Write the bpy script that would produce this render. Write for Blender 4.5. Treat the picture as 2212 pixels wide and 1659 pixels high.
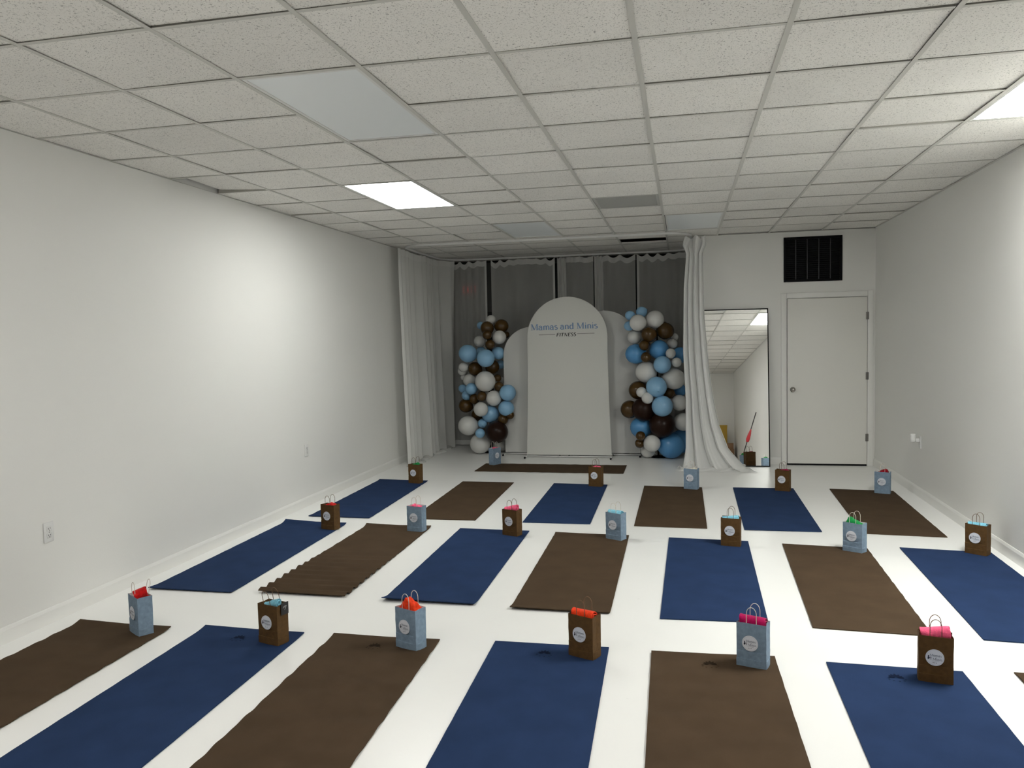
import bpy, bmesh, math, random
from math import sin, cos, pi, radians
from mathutils import Vector, Matrix
random.seed(7)
for o in list(bpy.data.objects):
    bpy.data.objects.remove(o)
SC = bpy.context.scene
COL = SC.collection

# ---------------------------------------------------------------- camera
cd = bpy.data.cameras.new('camera')
cam = bpy.data.objects.new('camera', cd)
COL.objects.link(cam)
SC.camera = cam
cd.sensor_fit = 'HORIZONTAL'
cd.sensor_width = 36.0
cd.lens = 36.0 * 1690.5 / 2212
cd.clip_start = 0.05
cd.clip_end = 60
cam.matrix_world = (Matrix.Translation((3.690, -2.745, 1.6315)) @ Matrix.Rotation(0.21538, 4, 'Z')
                    @ Matrix.Rotation(-0.05785, 4, 'X') @ Matrix.Rotation(0.02091, 4, 'Y')
                    @ Matrix.Rotation(pi / 2, 4, 'X'))

# ---------------------------------------------------------------- world, exposure
w = bpy.data.worlds.new('night')
SC.world = w
w.use_nodes = True
w.node_tree.nodes['Background'].inputs[0].default_value = (0.01, 0.012, 0.016, 1)
w.node_tree.nodes['Background'].inputs[1].default_value = 0.3
SC.view_settings.view_transform = 'Standard'
SC.view_settings.look = 'None'
SC.view_settings.gamma = 1
SC.view_settings.use_curve_mapping = False
SC.view_settings.exposure = -0.08
SC.cycles.max_bounces = 10
SC.cycles.diffuse_bounces = 6
LIGHT_STRENGTH = 20.0         # cooler lit ceiling panels in view
LIGHT_COLOR = (0.985, 1.0, 0.955)
REAR_STRENGTH = 13.0          # warmer lit ceiling panels behind the viewer
REAR_COLOR = (1.0, 0.98, 0.95)

# ---------------------------------------------------------------- room measures (metres)
RW = 5.95          # room width, left wall x=0
CH = 2.858         # ceiling height
REAR = -6.5        # wall behind the camera
DW = 7.38          # wall with the door
AX = 3.93          # alcove side wall
SF = 9.35          # shop front behind the curtains
T = 0.61           # ceiling module
X0 = 1.68          # grid origin

# ---------------------------------------------------------------- materials
def nodes(name):
    m = bpy.data.materials.new(name)
    m.use_nodes = True
    return m, m.node_tree, m.node_tree.nodes['Principled BSDF']

def mat(name, col, rough=0.6, metal=0.0, spec=0.5, bump=0, bscale=60, var=0, vscale=4, sheen=0, coat=0):
    m, nt, b = nodes(name)
    b.inputs['Base Color'].default_value = (*col, 1)
    b.inputs['Roughness'].default_value = rough
    b.inputs['Metallic'].default_value = metal
    b.inputs['Specular IOR Level'].default_value = spec
    b.inputs['Sheen Weight'].default_value = sheen
    b.inputs['Coat Weight'].default_value = coat
    tc = nt.nodes.new('ShaderNodeTexCoord')
    if var:
        n = nt.nodes.new('ShaderNodeTexNoise'); n.inputs['Scale'].default_value = vscale; n.inputs['Detail'].default_value = 5
        nt.links.new(tc.outputs['Object'], n.inputs['Vector'])
        r = nt.nodes.new('ShaderNodeMapRange')
        r.inputs['From Min'].default_value = 0.3; r.inputs['From Max'].default_value = 0.7
        r.inputs['To Min'].default_value = 1 - var; r.inputs['To Max'].default_value = 1 + var
        nt.links.new(n.outputs['Fac'], r.inputs['Value'])
        mx = nt.nodes.new('ShaderNodeVectorMath'); mx.operation = 'SCALE'
        mx.inputs[0].default_value = col
        nt.links.new(r.outputs['Result'], mx.inputs['Scale'])
        nt.links.new(mx.outputs['Vector'], b.inputs['Base Color'])
    if bump:
        n = nt.nodes.new('ShaderNodeTexNoise'); n.inputs['Scale'].default_value = bscale; n.inputs['Detail'].default_value = 3
        nt.links.new(tc.outputs['Object'], n.inputs['Vector'])
        bp = nt.nodes.new('ShaderNodeBump'); bp.inputs['Strength'].default_value = bump; bp.inputs['Distance'].default_value = 0.004
        nt.links.new(n.outputs['Fac'], bp.inputs['Height'])
        nt.links.new(bp.outputs['Normal'], b.inputs['Normal'])
    return m

def emit(name, col, s):
    m, nt, b = nodes(name)
    b.inputs['Base Color'].default_value = (*col, 1)
    b.inputs['Emission Color'].default_value = (*col, 1)
    b.inputs['Emission Strength'].default_value = s
    return m

def sheer(name, col, see, trans):
    """woven voile: part thread (diffuse + light let through), part open weave"""
    m, nt, b = nodes(name)
    nt.nodes.remove(b)
    out = nt.nodes['Material Output']
    d = nt.nodes.new('ShaderNodeBsdfDiffuse'); d.inputs[0].default_value = (*col, 1)
    t = nt.nodes.new('ShaderNodeBsdfTranslucent'); t.inputs[0].default_value = (*col, 1)
    tr = nt.nodes.new('ShaderNodeBsdfTransparent')
    a = nt.nodes.new('ShaderNodeMixShader'); a.inputs[0].default_value = trans
    c = nt.nodes.new('ShaderNodeMixShader'); c.inputs[0].default_value = see
    nt.links.new(d.outputs[0], a.inputs[1]); nt.links.new(t.outputs[0], a.inputs[2])
    nt.links.new(a.outputs[0], c.inputs[1]); nt.links.new(tr.outputs[0], c.inputs[2])
    nt.links.new(c.outputs[0], out.inputs['Surface'])
    return m

def tile_material():
    m, nt, b = nodes('fissured_ceiling_tile')
    b.inputs['Roughness'].default_value = 0.9
    b.inputs['Specular IOR Level'].default_value = 0.15
    tc = nt.nodes.new('ShaderNodeTexCoord'); oi = nt.nodes.new('ShaderNodeObjectInfo')
    sc = nt.nodes.new('ShaderNodeVectorMath'); sc.operation = 'SCALE'; sc.inputs[0].default_value = (37, 53, 71)
    nt.links.new(oi.outputs['Random'], sc.inputs['Scale'])
    ad = nt.nodes.new('ShaderNodeVectorMath'); ad.operation = 'ADD'
    nt.links.new(tc.outputs['Object'], ad.inputs[0]); nt.links.new(sc.outputs['Vector'], ad.inputs[1])
    n1 = nt.nodes.new('ShaderNodeTexNoise'); n1.inputs['Scale'].default_value = 135; n1.inputs['Detail'].default_value = 2
    n1.inputs['Distortion'].default_value = 1.2
    nt.links.new(ad.outputs['Vector'], n1.inputs['Vector'])
    r1 = nt.nodes.new('ShaderNodeMapRange')
    r1.inputs['From Min'].default_value = 0.60; r1.inputs['From Max'].default_value = 0.66
    nt.links.new(n1.outputs['Fac'], r1.inputs['Value'])
    n2 = nt.nodes.new('ShaderNodeTexNoise'); n2.inputs['Scale'].default_value = 2.5
    nt.links.new(ad.outputs['Vector'], n2.inputs['Vector'])
    r2 = nt.nodes.new('ShaderNodeMapRange')
    r2.inputs['To Min'].default_value = 0.94; r2.inputs['To Max'].default_value = 1.05
    nt.links.new(n2.outputs['Fac'], r2.inputs['Value'])
    rr = nt.nodes.new('ShaderNodeMapRange')   # each tile a slightly different batch
    rr.inputs['To Min'].default_value = 0.93; rr.inputs['To Max'].default_value = 1.04
    nt.links.new(oi.outputs['Random'], rr.inputs['Value'])
    mm = nt.nodes.new('ShaderNodeMath'); mm.operation = 'MULTIPLY'
    nt.links.new(r2.outputs['Result'], mm.inputs[0]); nt.links.new(rr.outputs['Result'], mm.inputs[1])
    base = nt.nodes.new('ShaderNodeVectorMath'); base.operation = 'SCALE'; base.inputs[0].default_value = (0.84, 0.82, 0.78)
    nt.links.new(mm.outputs[0], base.inputs['Scale'])
    mx = nt.nodes.new('ShaderNodeMix'); mx.data_type = 'RGBA'
    nt.links.new(r1.outputs['Result'], mx.inputs['Factor'])
    nt.links.new(base.outputs['Vector'], mx.inputs['A'])
    mx.inputs['B'].default_value = (0.33, 0.32, 0.30, 1)
    nt.links.new(mx.outputs['Result'], b.inputs['Base Color'])
    bp = nt.nodes.new('ShaderNodeBump'); bp.inputs['Strength'].default_value = 0.35; bp.inputs['Distance'].default_value = 0.003; bp.invert = True
    nt.links.new(r1.outputs['Result'], bp.inputs['Height']); nt.links.new(bp.outputs['Normal'], b.inputs['Normal'])
    return m

def floor_material():
    m, nt, b = nodes('white_painted_floor')
    tc = nt.nodes.new('ShaderNodeTexCoord')
    n = nt.nodes.new('ShaderNodeTexNoise'); n.inputs['Scale'].default_value = 0.9; n.inputs['Detail'].default_value = 6
    nt.links.new(tc.outputs['Object'], n.inputs['Vector'])
    r = nt.nodes.new('ShaderNodeValToRGB')
    r.color_ramp.elements[0].position = 0.3; r.color_ramp.elements[0].color = (0.85, 0.848, 0.83, 1)
    r.color_ramp.elements[1].position = 0.65; r.color_ramp.elements[1].color = (0.885, 0.883, 0.865, 1)
    nt.links.new(n.outputs['Fac'], r.inputs[0])
    # sparse scuffs: small grey marks
    mp = nt.nodes.new('ShaderNodeMapping'); mp.inputs['Scale'].default_value = (3.1, 6.0, 1); mp.inputs['Rotation'].default_value = (0, 0, 0.6)
    nt.links.new(tc.outputs['Object'], mp.inputs['Vector'])
    n2 = nt.nodes.new('ShaderNodeTexNoise'); n2.inputs['Scale'].default_value = 4.0; n2.inputs['Detail'].default_value = 8
    nt.links.new(mp.outputs['Vector'], n2.inputs['Vector'])
    r2 = nt.nodes.new('ShaderNodeMapRange'); r2.inputs['From Min'].default_value = 0.735; r2.inputs['From Max'].default_value = 0.80
    r2.inputs['To Max'].default_value = 0.45
    nt.links.new(n2.outputs['Fac'], r2.inputs['Value'])
    mx = nt.nodes.new('ShaderNodeMix'); mx.data_type = 'RGBA'
    nt.links.new(r2.outputs['Result'], mx.inputs['Factor']); nt.links.new(r.outputs[0], mx.inputs['A'])
    mx.inputs['B'].default_value = (0.42, 0.40, 0.37, 1)
    nt.links.new(mx.outputs['Result'], b.inputs['Base Color'])
    n3 = nt.nodes.new('ShaderNodeTexNoise'); n3.inputs['Scale'].default_value = 7; n3.inputs['Detail'].default_value = 4
    nt.links.new(tc.outputs['Object'], n3.inputs['Vector'])
    r3 = nt.nodes.new('ShaderNodeMapRange'); r3.inputs['To Min'].default_value = 0.26; r3.inputs['To Max'].default_value = 0.34
    nt.links.new(n3.outputs['Fac'], r3.inputs['Value']); nt.links.new(r3.outputs['Result'], b.inputs['Roughness'])
    bp = nt.nodes.new('ShaderNodeBump'); bp.inputs['Strength'].default_value = 0.03; bp.inputs['Distance'].default_value = 0.002
    nt.links.new(n3.outputs['Fac'], bp.inputs['Height']); nt.links.new(bp.outputs['Normal'], b.inputs['Normal'])
    b.inputs['Specular IOR Level'].default_value = 0.5
    return m

def mat_foam(name, col):
    """foam yoga mat: fine closed-cell stipple"""
    m = mat(name, col, rough=0.9, spec=0.06, var=0.10, vscale=5, bump=0.25, bscale=420)
    return m

M = dict(
    floor=floor_material(), tile=tile_material(),
    wall=mat('white_wall_paint', (0.80, 0.795, 0.77), 0.55, spec=0.3, bump=0.10, bscale=90),
    trim=mat('white_trim_paint', (0.82, 0.815, 0.79), 0.4, spec=0.4, bump=0.05, bscale=30),
    doorpaint=mat('white_door_paint', (0.80, 0.79, 0.75), 0.4, spec=0.4, bump=0.04, bscale=40),
    tee=mat('ceiling_grid_steel', (0.56, 0.55, 0.51), 0.45, spec=0.4),
    plenum=mat('dark_plenum', (0.03, 0.03, 0.03), 0.95),
    lit=emit('lit_panel', LIGHT_COLOR, LIGHT_STRENGTH),
    litright=emit('lit_panel_bright', LIGHT_COLOR, 50.0),
    litrear=emit('lit_panel_warm', REAR_COLOR, REAR_STRENGTH),
    unlit=mat('unlit_acrylic_diffuser', (0.80, 0.83, 0.84), 0.35, spec=0.4),
    fixture=mat('fixture_white', (0.72, 0.72, 0.70), 0.4),
    greygrille=mat('grey_return_grille', (0.42, 0.42, 0.40), 0.6),
    black=mat('black_metal', (0.004, 0.004, 0.005), 0.6, spec=0.12),
    blackgrey=mat('dark_grey_metal', (0.018, 0.018, 0.021), 0.45),
    glass=mat('night_glass', (0.004, 0.005, 0.007), 0.25, spec=0.2),
    mullion=mat('dark_aluminium', (0.045, 0.045, 0.045), 0.4, metal=0.6),
    headerpanel=mat('grey_header_panel', (0.10, 0.10, 0.095), 0.7),
    mirror=mat('silvered_glass', (0.93, 0.94, 0.93), 0.0, metal=1.0),
    chrome=mat('satin_nickel', (0.42, 0.40, 0.37), 0.25, metal=1.0),
    hinge=mat('hinge_steel', (0.22, 0.21, 0.20), 0.4, metal=0.8),
    plastic=mat('white_plastic', (0.74, 0.74, 0.73), 0.3),
    slot=mat('outlet_slot', (0.05, 0.05, 0.05), 0.6),
    sheer=sheer('sheer_back_voile', (0.72, 0.72, 0.70), 0.36, 0.35),
    hem=sheer('doubled_voile_hem', (0.80, 0.80, 0.78), 0.08, 0.25),
    voile=sheer('white_side_voile', (0.78, 0.78, 0.76), 0.10, 0.30),
    drape=sheer('white_draped_voile', (0.92, 0.92, 0.91), 0.04, 0.30),
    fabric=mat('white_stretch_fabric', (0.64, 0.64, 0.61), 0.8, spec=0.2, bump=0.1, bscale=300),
    fabric_shaded=mat('white_stretch_fabric_shaded', (0.58, 0.58, 0.565), 0.8, spec=0.2, bump=0.1, bscale=300),  # side arches: shade behind the tall arch put into the colour
    lblue=mat('light_blue_lettering', (0.16, 0.25, 0.42), 0.5),
    ink=mat('black_lettering', (0.02, 0.02, 0.022), 0.5),
    matblue=mat_foam('navy_mat_foam', (0.0185, 0.0365, 0.092)),
    matbrown=mat_foam('brown_mat_foam', (0.066, 0.044, 0.027)),
    matblue_mark=mat('navy_mat_emblem', (0.006, 0.011, 0.030), 0.9, spec=0.05),
    matbrown_mark=mat('brown_mat_emblem', (0.024, 0.016, 0.010), 0.9, spec=0.05),
    bagblue=mat('blue_kraft_paper', (0.190, 0.262, 0.345), 0.75, spec=0.2, var=0.14, vscale=45, bump=0.25, bscale=70),
    bagbrown=mat('brown_kraft_paper', (0.090, 0.047, 0.015), 0.75, spec=0.2, var=0.14, vscale=45, bump=0.25, bscale=70),
    bagwhite=mat('white_paper_lining', (0.66, 0.66, 0.66), 0.8, spec=0.2),
    cordwhite=mat('cream_twisted_paper', (0.68, 0.62, 0.55), 0.8, bump=0.5, bscale=300),
    cordbrown=mat('brown_twisted_paper', (0.15, 0.085, 0.045), 0.8, bump=0.5, bscale=300),
    sticker=mat('white_sticker', (0.70, 0.72, 0.78), 0.45),
    stickerring=mat('sticker_ring', (0.42, 0.46, 0.52), 0.5),
    slate=mat('slate_lettering', (0.13, 0.16, 0.21), 0.5),
    navyink=mat('navy_silhouette', (0.008, 0.010, 0.03), 0.5),
    card=mat('black_gift_card', (0.004, 0.004, 0.005), 0.4),
    cardmark=mat('silver_card_print', (0.55, 0.55, 0.56), 0.4),
    red=mat('red_towel', (0.55, 0.012, 0.012), 0.95, spec=0.1, sheen=0.12, var=0.2, vscale=60, bump=0.6, bscale=220),
    darkred=mat('dark_red_towel', (0.30, 0.006, 0.016), 0.95, spec=0.1, sheen=0.12, var=0.2, vscale=60, bump=0.6, bscale=220),
    orange=mat('orange_red_towel', (0.74, 0.045, 0.008), 0.95, spec=0.1, sheen=0.12, var=0.2, vscale=60, bump=0.6, bscale=220),
    magenta=mat('magenta_towel', (0.36, 0.003, 0.075), 0.95, spec=0.1, sheen=0.12, var=0.2, vscale=60, bump=0.6, bscale=220),
    pink=mat('pink_towel', (0.86, 0.115, 0.235), 0.95, spec=0.1, sheen=0.12, var=0.2, vscale=60, bump=0.6, bscale=220),
    green=mat('green_towel', (0.010, 0.235, 0.055), 0.95, spec=0.1, sheen=0.12, var=0.2, vscale=60, bump=0.6, bscale=220),
    aqua=mat('light_blue_towel', (0.22, 0.54, 0.68), 0.95, spec=0.1, sheen=0.12, var=0.2, vscale=60, bump=0.6, bscale=220),
    cream=mat('cream_towel', (0.80, 0.76, 0.66), 0.95, spec=0.1, sheen=0.12, var=0.1, vscale=60, bump=0.6, bscale=220),
    balw=mat('white_latex', (0.62, 0.62, 0.60), 0.22, spec=0.5),
    ball=mat('light_blue_latex', (0.24, 0.45, 0.66), 0.22, spec=0.5),
    balm=mat('mid_blue_latex', (0.09, 0.29, 0.57), 0.26, spec=0.5),
    balb=mat('brown_latex', (0.062, 0.031, 0.006), 0.18, spec=0.4),
    balc=mat('chocolate_latex', (0.018, 0.007, 0.004), 0.3, spec=0.15),
    cardboard=mat('cardboard', (0.22, 0.12, 0.06), 0.8, var=0.1),
    yellow=mat('yellow_box', (0.42, 0.26, 0.03), 0.7),
    mopred=mat('red_plastic', (0.42, 0.012, 0.02), 0.4),
    exitred=emit('exit_sign_red', (1.0, 0.06, 0.05), 0.3),
)

# ---------------------------------------------------------------- mesh helpers
class MB:
    def __init__(s):
        s.v = []; s.f = []
    def add(s, vs, fs):
        k = len(s.v); s.v += [tuple(a) for a in vs]; s.f += [tuple(i + k for i in f) for f in fs]; return s
    def box(s, x0, x1, y0, y1, z0, z1):
        return s.add([(x0, y0, z0), (x1, y0, z0), (x1, y1, z0), (x0, y1, z0), (x0, y0, z1), (x1, y0, z1), (x1, y1, z1), (x0, y1, z1)],
                     [(0, 3, 2, 1), (4, 5, 6, 7), (0, 1, 5, 4), (1, 2, 6, 5), (2, 3, 7, 6), (3, 0, 4, 7)])
    def bbox(s, x0, x1, y0, y1, z0, z1, b=0.004):
        """box with chamfered edges"""
        bm = bmesh.new()
        bmesh.ops.create_cube(bm, size=1)
        for v in bm.verts:
            v.co = Vector(((x0 + x1) / 2 + v.co.x * (x1 - x0), (y0 + y1) / 2 + v.co.y * (y1 - y0), (z0 + z1) / 2 + v.co.z * (z1 - z0)))
        bmesh.ops.bevel(bm, geom=bm.edges[:], offset=b, segments=2, affect='EDGES', profile=0.5)
        bm.verts.index_update()
        s.add([v.co[:] for v in bm.verts], [[v.index for v in f.verts] for f in bm.faces]); bm.free(); return s
    def tube(s, pts, r, n=8, closed=False, caps=True):
        pts = [Vector(p) for p in pts]; k = len(pts); rings = []
        up = Vector((0, 0, 1)); prev = None
        for i, p in enumerate(pts):
            a = pts[(i - 1) % k] if (closed or i > 0) else p
            b = pts[(i + 1) % k] if (closed or i < k - 1) else p
            d = (b - a).normalized()
            if prev is None:
                u = d.cross(up if abs(d.z) < 0.95 else Vector((1, 0, 0))).normalized()
            else:
                u = (prev - d * prev.dot(d)).normalized()
            prev = u; vv = d.cross(u)
            rr = r[i] if isinstance(r, (list, tuple)) else r
            rings.append([p + (u * cos(2 * pi * j / n) + vv * sin(2 * pi * j / n)) * rr for j in range(n)])
        vs = [q for ring in rings for q in ring]; fs = []
        for i in range(k if closed else k - 1):
            for j in range(n):
                a = i * n + j; b = i * n + (j + 1) % n; c = ((i + 1) % k) * n + (j + 1) % n; d = ((i + 1) % k) * n + j
                fs.append((a, b, c, d))
        if not closed and caps:
            fs.append(tuple(range(n - 1, -1, -1))); fs.append(tuple((k - 1) * n + j for j in range(n)))
        return s.add(vs, fs)
    def lathe(s, prof, n=24, mtx=None):
        vs = []; fs = []; k = len(prof)
        for r, z in prof:
            for j in range(n):
                p = Vector((r * cos(2 * pi * j / n), r * sin(2 * pi * j / n), z))
                vs.append((mtx @ p if mtx else p)[:])
        for i in range(k - 1):
            for j in range(n):
                fs.append((i * n + j, i * n + (j + 1) % n, (i + 1) * n + (j + 1) % n, (i + 1) * n + j))
        fs.append(tuple(range(n - 1, -1, -1))); fs.append(tuple((k - 1) * n + j for j in range(n)))
        return s.add(vs, fs)
    def prism(s, poly, f0, f1):
        """poly: 2-D outline; f0, f1 map (x,y) to 3-D for front and back"""
        k = len(poly)
        vs = [f0(*p) for p in poly] + [f1(*p) for p in poly]
        fs = [tuple(range(k)), tuple(range(2 * k - 1, k - 1, -1))]
        fs += [(i, k + i, k + (i + 1) % k, (i + 1) % k) for i in range(k)]
        return s.add(vs, fs)
    def grid(s, nu, nv, fn):
        vs = [fn(i / nu, j / nv) for j in range(nv + 1) for i in range(nu + 1)]
        fs = [(j * (nu + 1) + i, j * (nu + 1) + i + 1, (j + 1) * (nu + 1) + i + 1, (j + 1) * (nu + 1) + i) for j in range(nv) for i in range(nu)]
        return s.add(vs, fs)
    def mesh(s, name, m=None, smooth=False, fix=True):
        me = bpy.data.meshes.new(name)
        me.from_pydata(s.v, [], s.f)
        if fix:
            bm = bmesh.new(); bm.from_mesh(me); bmesh.ops.recalc_face_normals(bm, faces=bm.faces[:]); bm.to_mesh(me); bm.free()
        if m is not None:
            me.materials.append(M[m] if isinstance(m, str) else m)
        if smooth:
            me.polygons.foreach_set('use_smooth', [True] * len(me.polygons))
            if smooth == 'auto':
                me.set_sharp_from_angle(angle=radians(35))
        me.update(); return me
    def build(s, name, m=None, parent=None, smooth=False, fix=True):
        return link(name, s.mesh(name, m, smooth, fix), parent)

def link(name, me, parent=None):
    o = bpy.data.objects.new(name, me); COL.objects.link(o)
    if parent: o.parent = parent
    return o
def tag(o, label, cat, group=None):
    o['label'] = label; o['category'] = cat
    if group: o['group'] = group
    return o
def thing(name, label, cat, loc=(0, 0, 0), rz=0, group=None):
    o = bpy.data.objects.new(name, None); COL.objects.link(o); o.empty_display_size = 0.1
    o.location = loc; o.rotation_euler = (0, 0, rz)
    return tag(o, label, cat, group)
def struct(o, label=None):
    o['kind'] = 'structure'
    if label: o['label'] = label
    return o

# ---------------------------------------------------------------- pen-stroke lettering (serif, thick stems, thin curves)
def arc(cx, cy, rx, ry, a0, a1, n=10):
    return [(cx + rx * cos(radians(a0 + (a1 - a0) * i / n)), cy + ry * sin(radians(a0 + (a1 - a0) * i / n))) for i in range(n + 1)]
def sf(x0, x1, y): return ('s', x0, x1, y)      # a serif
def qd(x, y, r): return ('d', x, y, r)
XH = 0.46
GL = {
 'M': (0.92, [[(0.14, 0.0), (0.14, 0.68)], [(0.15, 0.68), (0.44, 0.03)], [(0.44, 0.03), (0.73, 0.68)], [(0.76, 0.0), (0.76, 0.69)]], [sf(.03, .25, 0), sf(.64, .89, 0), sf(.03, .2, .68), sf(.70, .89, .68)], {0: .35, 2: .4}),
 'N': (0.74, [[(0.12, 0), (0.12, .68)], [(0.12, .68), (.60, .0)], [(.60, 0), (.60, .68)]], [sf(.02, .22, 0), sf(.02, .17, .68), sf(.50, .70, .68)], {0: .35, 2: .35}),
 'F': (0.58, [[(.15, 0), (.15, .68)], [(.15, .67), (.52, .67)], [(.15, .36), (.42, .36)], [(.52, .67), (.53, .52)], [(.42, .45), (.42, .27)]], [sf(.03, .28, 0), sf(.03, .2, .68)], {3: .4, 4: .4}),
 'E': (0.60, [[(.15, 0), (.15, .68)], [(.15, .67), (.52, .67)], [(.15, .36), (.42, .36)], [(.15, .01), (.54, .01)], [(.52, .67), (.53, .53)], [(.54, .01), (.56, .17)]], [sf(.03, .2, 0), sf(.03, .2, .68)], {4: .4, 5: .4}),
 'I': (0.30, [[(.15, 0), (.15, .68)]], [sf(.03, .27, 0), sf(.03, .27, .68)], {}),
 'T': (0.62, [[(.31, 0), (.31, .68)], [(.05, .67), (.57, .67)], [(.05, .67), (.04, .52)], [(.57, .67), (.58, .52)]], [sf(.19, .43, 0)], {2: .4, 3: .4}),
 'S': (0.54, [arc(.27, .51, .17, .17, 40, 200, 10) + [(.27, .355)] + arc(.27, .17, .19, .18, 62, -140, 12)], [], {}),
 'a': (0.50, [[(.36, .30), (.36, .09)] + arc(.43, .09, .07, .09, 180, 290, 5), arc(.22, .30, .14, .17, 0, 160, 8), arc(.21, .13, .15, .135, 95, 360, 12) + [(.36, .20)], [(.21, .265), (.36, .30)]], [qd(.10, .34, .042)], {}),
 'n': (0.54, [[(.12, 0), (.12, .45)], arc(.27, .29, .15, .17, 170, 0, 9) + [(.42, .0)]], [sf(.03, .22, 0), sf(.33, .51, 0), sf(.04, .13, .45)], {}),
 'm': (0.82, [[(.12, 0), (.12, .45)], arc(.27, .29, .14, .17, 170, 0, 9) + [(.41, 0)], arc(.56, .29, .14, .17, 170, 0, 9) + [(.70, 0)]], [sf(.03, .22, 0), sf(.32, .50, 0), sf(.61, .79, 0), sf(.04, .13, .45)], {}),
 'i': (0.27, [[(.13, 0), (.13, .45)]], [sf(.03, .23, 0), sf(.05, .14, .45), qd(.125, .61, .058)], {}),
 's': (0.43, [arc(.21, .335, .125, .12, 35, 195, 9) + [(.21, .235)] + arc(.21, .12, .145, .125, 62, -150, 10)], [], {}),
 'd': (0.56, [[(.42, 0), (.42, .71)], arc(.25, .23, .17, .235, 40, 320, 16)], [sf(.42, .53, .005), sf(.32, .43, .71)], {}),
 ' ': (0.26, [], [], {}),
}
def stroke(mb, pts, f, wmax, wmin, k=1.0):
    L = []; n = len(pts)
    for i, p in enumerate(pts):
        a = pts[max(0, i - 1)]; b = pts[min(n - 1, i + 1)]
        dx, dy = b[0] - a[0], b[1] - a[1]; l = math.hypot(dx, dy) or 1; dx /= l; dy /= l
        wd = (wmin + (wmax - wmin) * abs(dy) ** 1.5) * k / 2
        L.append(((p[0] - dy * wd, p[1] + dx * wd), (p[0] + dy * wd, p[1] - dx * wd)))
    vs = [f(*q) for pr in L for q in pr]
    mb.add(vs, [(2 * i, 2 * i + 1, 2 * i + 3, 2 * i + 2) for i in range(n - 1)])
def lettering(mb, text, x, y, size, place, wmax=0.105, wmin=0.036, shear=0.0, track=0.0, fit=None):
    adv = sum(GL[c][0] + track for c in text)
    if fit: size = fit / adv
    cx = 0
    for c in text:
        wd, st, extra, kk = GL[c]
        lay = [0]
        def f(u, v, cx=cx):           # each stroke lies a hair in front of the last
            p = place(x + (cx + u + shear * v) * size, y + v * size)
            return (p[0], p[1] - 0.00006 * lay[0], p[2])
        for i, s in enumerate(st):
            lay[0] += 1
            stroke(mb, s, f, wmax, wmin, kk.get(i, 1.0))
        for e in extra:
            lay[0] += 1
            if e[0] == 's':
                _, a, b, yy = e; h = 0.034
                yy = yy if yy < 0.3 else yy - h
                mb.add([f(a, yy), f(b, yy), f(b, yy + h), f(a, yy + h)], [(0, 1, 2, 3)])
            else:
                _, a, b, r = e
                mb.add([f(a + r * cos(2 * pi * j / 10), b + r * sin(2 * pi * j / 10)) for j in range(10)], [tuple(range(10))])
        cx += wd + track
    return size

# ================================================================ the room
o = MB().box(-0.15, RW + 0.15, REAR - 0.15, SF + 0.25, -0.12, 0.0).build('floor', 'floor'); struct(o, 'glossy white painted floor')
def wall(name, x0, x1, y0, y1, label):
    return struct(MB().box(x0, x1, y0, y1, 0, 3.15).build(name, 'wall'), label)
wall('wall_left', -0.15, 0, REAR, SF + 0.25, 'long white wall on the left')
wall('wall_right', RW, RW + 0.15, REAR, DW + 0.15, 'white wall on the right')
wall('wall_rear', -0.15, RW + 0.15, REAR - 0.15, REAR, 'white wall behind the viewer')
wall('wall_alcove', AX, AX + 0.12, DW + 0.15, SF + 0.25, 'white side wall of the curtained alcove')
# back wall with a hole for the grille and the door recess
DX0, DX1, DZ = 4.945, 5.855, 2.045
VX0, VX1, VZ0, VZ1 = 4.904, 5.577, 2.249, 2.792
b = MB()
b.box(AX, DX0 - 0.02, DW, DW + 0.15, 0, 3.15).box(DX1 + 0.02, RW, DW, DW + 0.15, 0, 3.15)
b.box(DX0 - 0.02, DX1 + 0.02, DW, DW + 0.15, DZ + 0.02, 3.15)
struct(b.build('wall_back', 'wall'), 'white back wall beside the alcove, with door and grille')

def baseboard(name, p0, p1, nrm, h=0.095, t=0.012):
    """skirting with an eased top, running p0->p1, sticking out along nrm"""
    p0, p1, nrm = Vector(p0), Vector(p1), Vector(nrm)
    prof = [(0.0005, 0.0), (t, 0.0), (t, h - 0.02), (t * 0.6, h - 0.006), (t * 0.35, h), (0.0005, h)]
    vs = [(p0 + nrm * a + Vector((0, 0, z)))[:] for a, z in prof] + [(p1 + nrm * a + Vector((0, 0, z)))[:] for a, z in prof]
    k = len(prof)
    fs = [(i, (i + 1) % k, k + (i + 1) % k, k + i) for i in range(k)] + [tuple(range(k)), tuple(range(2 * k - 1, k - 1, -1))]
    return struct(MB().add(vs, fs).build(name, 'trim'))
baseboard('baseboard_left', (0, REAR, 0), (0, SF, 0), (1, 0, 0))
baseboard('baseboard_right', (RW, REAR, 0), (RW, DW, 0), (-1, 0, 0))
baseboard('baseboard_back', (AX, DW, 0), (DX0 - 0.075, DW, 0), (0, -1, 0))
baseboard('baseboard_rear', (0, REAR, 0), (RW, REAR, 0), (0, 1, 0))
# white angle strip where ceiling meets walls
for i, (x0, x1, y0, y1) in enumerate([(0, 0.010, REAR, SF), (RW - 0.022, RW, REAR, DW), (AX, RW, DW - 0.022, DW), (0, RW, REAR, REAR + 0.022)]):
    struct(MB().box(x0 + 0.0005, x1 - 0.0005, y0 + 0.0005, y1 - 0.0005, CH - 0.002, CH).build('trim_%d' % (i + 1), 'tee'))

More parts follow.
